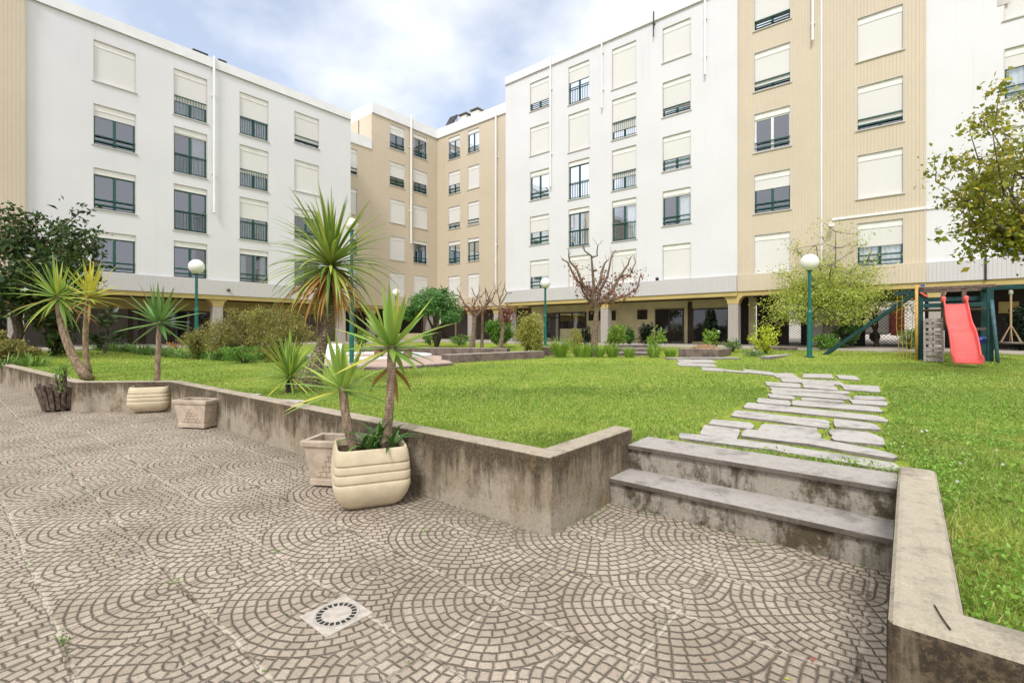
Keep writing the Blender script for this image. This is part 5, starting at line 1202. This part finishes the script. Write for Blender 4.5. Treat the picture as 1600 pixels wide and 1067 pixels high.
# slide
s0 = Vector((PA-.06, tb(1491.5), zdk+.02)); s1b = G(1513, 566, tz+.12); s1 = Vector((s1b.x, s1b.y, tz+.10))
side = Vector((0, -1, 0)); dirv = (s1-s0); hw0, hw1 = .235, .27; NS = 16; prof = [(-1,.13),(-1.06,.15),(-1.10,.12),(-1.0,.12),(-.93,.02),(0,0),(.93,.02),(1.0,.12)]
mb = MB(); rows_ = [(-1.14,.10),(-1.08,.165),(-.98,.165),(-.93,.06),(-.84,.02),(0,.012),(.84,.02),(.93,.06),(.98,.165),(1.08,.165),(1.14,.10),(1.0,-.02),(-1.0,-.02)]
K = len(rows_)
for i in range(NS+1):
    t = i/NS; h = s0.lerp(s1, t); zc = (s0.z-s1.z)*(1-t) + s1.z
    e = .17*math.sin(math.pi*2*t*1.9+.4)*(.9 if .1 < t < .9 else .2)       # gentle waves of the chute
    if t > .86: zc = s1.z + (s0.z-s1.z)*(1-t)*.55
    if t < .08: zc = s0.z - .04*t/.08
    hw = hw0+(hw1-hw0)*t
    for (u, v) in rows_: mb.v.append(Vector((h.x, h.y, zc+e*.4)) + side*(u*hw) + Vector((0,0,v)))
for i in range(NS):
    for k in range(K): mb.f.append((i*K+k, i*K+(k+1)%K, (i+1)*K+(k+1)%K, (i+1)*K+k))
mb.f += [tuple(range(K)), tuple(NS*K+k for k in reversed(range(K)))]
mb.build('slide', 'red', tow, smooth=False, bevel=0)
for s in (-1, 1): MB().lathe(s0+side*(s*hw0*1.05)+Vector((0,0,.10)), [(.02,.15),(.055,.13),(.065,.08),(.055,0),(.03,-.05)], 12).build('slide_knob', 'red', tow, smooth=True)
# climbing ramp
l0, l1 = tb(1444), tb(1471.5); zr1 = YZ(1458, 498)[1]; r0, r1 = Vector((PA-.75, 0, tz)), Vector((PA-.12, 0, zr1))
for b in (l0, l1): MB().bar((r0.x, b, r0.z), (r1.x, b, r1.z), .05, .07, Vector((1,0,0))).build('ramp_rail', 'greywood', tow)
for b in ((l0*.52+l1*.48),): MB().bar((r0.x+.03, b, r0.z), (r1.x+.03, b, r1.z), .05, .03, Vector((1,0,0))).build('ramp_rail', 'greywood', tow)
for k in range(8):
    t = (k+.35)/8; x, z = r0.x+(r1.x-r0.x)*t, r0.z+(r1.z-r0.z)*t; MB().box((x-.055, l1+.028, z-.018), (x+.0, l0-.028, z+.018)).build('ramp_rung', 'greywood', tow)
mb = MB()
for k in range(8):
    t0, t1 = (k+.42)/8, (k+1.05)/8
    if k % 3 == 2: t1 = t0+.045
    for (ba, bb_) in ((l0-.03, (l0+l1)/2+.02), ((l0+l1)/2-.03, l1+.03)):
        x0, z0_, x1, z1_ = r0.x+(r1.x-r0.x)*t0, r0.z+(r1.z-r0.z)*t0, r0.x+(r1.x-r0.x)*t1, r0.z+(r1.z-r0.z)*t1
        mb.add([(x0+.02,ba,z0_),(x0+.02,bb_,z0_),(x1+.02,bb_,z1_),(x1+.02,ba,z1_),(x0+.045,ba,z0_),(x0+.045,bb_,z0_),(x1+.045,bb_,z1_),(x1+.045,ba,z1_)], [(0,1,2,3),(7,6,5,4),(0,4,5,1),(1,5,6,2),(2,6,7,3),(3,7,4,0)])
mb.build('ramp_boards', 'greywood', tow)
# slanted beam and rope net on the left
g0 = GL(1287, 553.5); g1 = Vector((PA-.05, tb(1432), YZ(1432, 457)[1]))
MB().bar(g0+Vector((0,0,-.05)), g1, .11, .11).build('slanted_beam', 'greenwood', tow)
h0 = Vector((PA+.05, tb(1398), YZ(1398, 459)[1])); MB().bar(h0, g1+Vector((.1,0,.03)), .09, .10).build('net_beam', 'greenwood', tow)
mb = MB(); nb = [tb(x) for x in (1402, 1410, 1418, 1427)]; zt = h0.z-.03; zb = tz+.05
for k, b in enumerate(nb): mb.tube([(PA+.02, b, zt), (PA-.1, b+.02, (zt+zb)/2), (PA-.25, b+.05*(k-1.5), zb)], .009, 6)
for j in range(7):
    z = zt-(zt-zb)*(j+.7)/7.5; f_ = (zt-z)/(zt-zb); mb.tube([(PA+.02-.27*f_, b+.07*f_*(k-1.5)*.7, z-.04*math.sin(k*2.2+j)) for k, b in enumerate(nb)], .008, 6)
mb.build('rope_net', 'yrope', tow)
# swing beam and nest swing
q0 = Vector((PA+.75, T1-.06, ztop-.06)); q1 = Vector((PA+.35, T1-3.2, ztop-.06)); MB().bar(q0, q1, .12, .13).build('swing_beam', 'greenwood', tow, bevel=.01)
for s in (-.8, .8): MB().tube([q1+Vector((0, .1, 0)), (q1.x+s, q1.y-.1, lawn_z(q1.x+s, q1.y)-.03)], .06, 10).build('swing_leg', 'greenwood', tow, smooth=True)
sp = q0.lerp(q1, .28); px_b = on_x(1580, sp.x); sp = Vector((q0.x+(q1.x-q0.x)*((q0.y-px_b)/(q0.y-q1.y)), px_b, ztop-.13))
swo = thing('nest_swing', 'round grey nest swing hanging on pale ropes at the right edge', 'swing', tuple(sp)); zs_ = YZ(1580, 536, sp.x)[1]
MB().tube([sp+Vector((0,0,.02)), sp-Vector((0,0,1.05))], .026, 8).build('rope', 'rope', swo); MB().lathe(sp-Vector((0,0,.16)), [(.03,.16),(.05,.12),(.05,.04),(.03,0)], 10).build('hook', 'metal', swo)
for k in range(6):
    t = 2*math.pi*k/6; MB().tube([sp-Vector((0,0,1.02)), (sp.x+.235*math.cos(t), sp.y+.235*math.sin(t), zs_+.03)], .012, 6).build('rope', 'rope', swo)
MB().lathe((sp.x, sp.y, zs_), [(.20,-.02),(.25,-.03),(.28,0),(.255,.035),(.22,.03),(.05,.005),(.001,.004)], 28).build('seat', 'taupe', swo, smooth=True)
bb3 = YZ(1529, 534, PA+.3)[0]; blo = thing('toy_box', 'blue rounded tub inside the play tower under the deck', 'tub', (PA+.35, bb3, tz+.02))
MB().lathe((PA+.35, bb3, tz+.02), [(.16,0),(.2,.02),(.24,.62),(.26,.64),(.26,.68),(.20,.72),(.05,.75)], 18).build('tub', 'blue', blo, smooth=True)
bb4 = YZ(1441, 462, PA+.4)[0]; fl_ = thing('toy_steering_wheel', 'small red and blue toy handle under the tower roof beam', 'toy', (PA-.1, tb(1444), zdk+.3))
MB().bar((PA-.1, tb(1438), zdk+.42), (PA-.1, tb(1449), zdk+.28), .06, .05).build('handle', 'red', fl_); MB().bar((PA-.1, tb(1438), zdk+.62), (PA-.1, tb(1445), zdk+.62), .05, .06).build('grip', 'blue', fl_)
# pale scrap signs: none

# ---------------------------------------------------------------- grass, clover, weeds
stone_polys = [[(c[0], c[1]) for c in [tuple((o.matrix_world @ v.co) if False else (Vector(v.co)+WL[o.name]))[:2] for v in o.data.vertices]] for o in []]
STP = [[tuple(G(*cpx(x, y), .41).xy) for x, y in q] for _, q in STONES]
def value_noise(a, b, s, seed):
    r = np.random.default_rng(seed); T = r.random((64, 64)); x, y = a/s+100, b/s+100; i, j = np.floor(x).astype(int), np.floor(y).astype(int); fx, fy = x-i, y-j
    fx, fy = fx*fx*(3-2*fx), fy*fy*(3-2*fy); g = lambda p, q: T[p % 64, q % 64]
    return g(i,j)*(1-fx)*(1-fy)+g(i+1,j)*fx*(1-fy)+g(i,j+1)*(1-fx)*fy+g(i+1,j+1)*fx*fy
def sample(y0, y1, n, flag=False, x0=-1.45, x1=1.45):
    X = rng.uniform(x0, x1, n); Y = np.sqrt(rng.uniform(y0*y0, y1*y1, n)); a = X*Y*SN + Y*CS; b = -X*Y*CS + Y*SN
    k = in_poly(a, b, LAWN); a, b = a[k], b[k]
    out = np.zeros(len(a), bool); near = np.zeros(len(a), bool)
    for q in STP:
        cx_, cy_ = sum(v[0] for v in q)/len(q), sum(v[1] for v in q)/len(q); out |= in_poly(a, b, [(cx_+(v[0]-cx_)*1.34, cy_+(v[1]-cy_)*1.12) for v in q]); near |= in_poly(a, b, [(cx_+(v[0]-cx_)*1.9, cy_+(v[1]-cy_)*1.22) for v in q])
    e = ((a-pc.x)*pu.x+(b-pc.y)*pu.y)**2/2.2**2 + ((a-pc.x)*pv.x+(b-pc.y)*pv.y)**2/2.0**2 < 1; out |= e
    dkp = [tuple(v.xy) for v in (G(500,573,.45), G(612,575.5,.45), G(708,568.5,.45), Dp(690,17.0,0), Dp(560,19.2,0), Dp(480,18.5,0))]; out |= in_poly(a, b, dkp)
    out |= near & (value_noise(a, b, .16, 31) + .5*value_noise(a, b, .5, 32) > .78)         # worn, bare strips beside the path
    return (a[~out], b[~out], near[~out]) if flag else (a[~out], b[~out])
VZ = np.vectorize(lawn_z)
GV, GF = [], []; nv = 0
for (y0, y1, n, h, w, *xr) in ((.4, 5.0, 150000, .040, .007, 1.45, 4.0), (.9, 2.6, 110000, .040, .0036), (2.6, 4.5, 190000, .038, .005), (4.5, 8, 200000, .036, .008), (8, 14, 150000, .036, .015), (14, 26, 90000, .04, .028)):
    a, b, nr = sample(y0, y1, n, True, *xr); m = len(a); z = VZ(a, b) - .012
    vig = .55 + .8*value_noise(a, b, .45, 3)*value_noise(a, b, 1.7, 5)*1.6
    hh = h*vig*(.6+.8*rng.random(m))*np.where(nr, .45, 1.0); az = rng.uniform(0, 2*np.pi, m); ln = rng.uniform(.15, .95, m)*hh
    dx, dy = np.cos(az), np.sin(az); ww = w*(.7+.6*rng.random(m))/2
    tw = rng.uniform(0, 2*np.pi, m); sx, sy = np.cos(tw)*ww, np.sin(tw)*ww
    p = np.stack([a, b, z], 1); S = np.stack([sx, sy, 0*sx], 1)
    md = p + np.stack([dx*ln*.35, dy*ln*.35, hh*.62], 1); tp_ = p + np.stack([dx*ln, dy*ln, hh*(1.0-.35*rng.random(m))], 1)
    V = np.stack([p-S, p+S, md+S*.8, tp_, md-S*.8], 1).reshape(-1, 3)
    GV.append(V); GF.append(np.arange(m*5).reshape(m, 5)+nv); nv += m*5
go = np_mesh('grass', np.concatenate(GV), np.concatenate(GF), 'grass', None, (8, 4, LZ)); tag(go, 'short green lawn grass covering the courtyard garden', 'grass', kind='stuff')
# broad-leaved weeds among the grass, thickest by the right-hand wall
a, b, nr = sample(1.0, 7.0, 420000, True); a, b = a[~nr], b[~nr]; dens = np.where((b < .9), .75, .03)*np.clip((value_noise(a, b, .4, 11)*.6+value_noise(a, b, .13, 12)*.4-.36)*4, 0, 1)*np.clip(1.5-a*.16, .15, 1); k = rng.random(len(a)) < dens; a, b = a[k], b[k]
P = np.stack([a, b, VZ(a, b)+rng.uniform(.005, .045, len(a))], 1)
V, F = leaf_arrays(P, .019, aspect=.62, up=.5, jit=.35); co = np_mesh('clover', V, F, 'clover', None, (3, -1, LZ)); tag(co, 'broad-leaved clover growing through the grass beside the right-hand wall', 'clover', kind='stuff')
# longer grass along the wall edges
mb = MB()
def edge(p, q, n, h):
    for i in range(n):
        t = random.random(); x, y = p[0]+(q[0]-p[0])*t+random.uniform(-.02,.07), p[1]+(q[1]-p[1])*t+random.uniform(-.05,.03)
        strap(mb, (x, y, LZ-.02), random.uniform(0, 6.28), random.uniform(.6, 1.5), h*random.uniform(.4, 1.2), .006, random.uniform(.2, 1.3), 4, .2)
edge((1.97,-.17), (3.8,-.17), 260, .09); edge((1.97,-.2), (1.97,-3), 200, .09); edge((2.76,2.02), (2.73,9.5), 600, .09); edge((2.8,2.02), (3.8,2.02), 120, .09); edge((4.14,.1), (4.14,1.85), 130, .05)
eo = mb.build('edge_grass', 'grass', None, (2.5, 1, LZ), smooth=True); tag(eo, 'longer grass growing against the inner side of the low walls', 'grass', kind='stuff')
# daisies
a, b = sample(2.5, 11, 1500); k = (b < 1.0) & (value_noise(a, b, .8, 21) > .62); a, b = a[k][:70], b[k][:70]
V, F = leaf_arrays(np.stack([a, b, VZ(a, b)+.045], 1), .02, aspect=1.0, up=3.0, jit=.2); do = np_mesh('daisies', V, F, 'white_bloom', None, (5, -1, LZ)); tag(do, 'tiny white daisies scattered in the grass right of the path', 'daisies', kind='stuff')
# moss and weeds in the paving joints
P = []
def weeds(a, b, n, r): 
    for i in range(n): P.append((a+random.gauss(0, r), b+random.gauss(0, r*1.3), random.uniform(0, .008)))
for ai in (.355, .84, 1.31, 1.79, 2.31):
    for k in range(9): weeds(ai, random.uniform(1.0, 7.5), random.randint(3, 10), random.uniform(.004, .010))
for bi in (.865, 1.56, 2.27, 2.97, 3.67):
    for k in range(4): weeds(random.uniform(.5, 2.4), bi, random.randint(3, 8), random.uniform(.004, .010))
for k in range(26): weeds(3.37, random.uniform(.1, 1.8), 5, .012); 
for k in range(10): weeds(random.uniform(2.7, 3.3), 1.78, 8, .014)
for k in range(30): weeds(2.55, random.uniform(1.9, 9), 5, .012)
for px, py in ((130,765),(105,1003),(665,830),(430,862),(97,1000),(270,910),(420,690)): g = G(px, py); weeds(g.x, g.y, 26, .016)
V, F = leaf_arrays(np.array(P), .010, aspect=.6, up=.8); wo = np_mesh('paving_weeds', V, F, 'cover', None, (1.5, 3, 0)); tag(wo, 'tiny weeds and moss growing in the patio joints', 'weeds', kind='stuff')
# fallen leaves
for (px, py, m_, s_, lab) in ((1270, 1028, 'brick', .035, 'small red fallen leaf on the patio near the low right wall'), (1225, 1062, 'yuccayel', .03, 'small yellow fallen leaf at the bottom edge of the patio'), (1354, 967, 'brick', .02, 'tiny reddish fallen leaf beside the patio joint by the right wall'), (1105, 1033, 'brick', .018, 'tiny reddish fallen leaf in the middle of the patio fan')):
    g = G(px, py); V, F = leaf_arrays(np.array([[g.x, g.y, .008]]), s_, aspect=.6, up=-.1, jit=0); V[:, 2] = .006 + np.abs(V[:, 2]-.008)*.3
    tag(np_mesh('fallen_leaf', V, F, m_, None, (g.x, g.y, 0)), lab, 'leaf', 'fallen leaves on the patio')
g = G(1472, 965, .527); tag(MB().tube([G(1460, 945, .529), G(1472, 965, .530), G(1485, 983, .529)], .0025, 6).build('dry_twig', 'darkbark', None, tuple(g)), 'thin dark twig lying on top of the low right wall', 'twig')
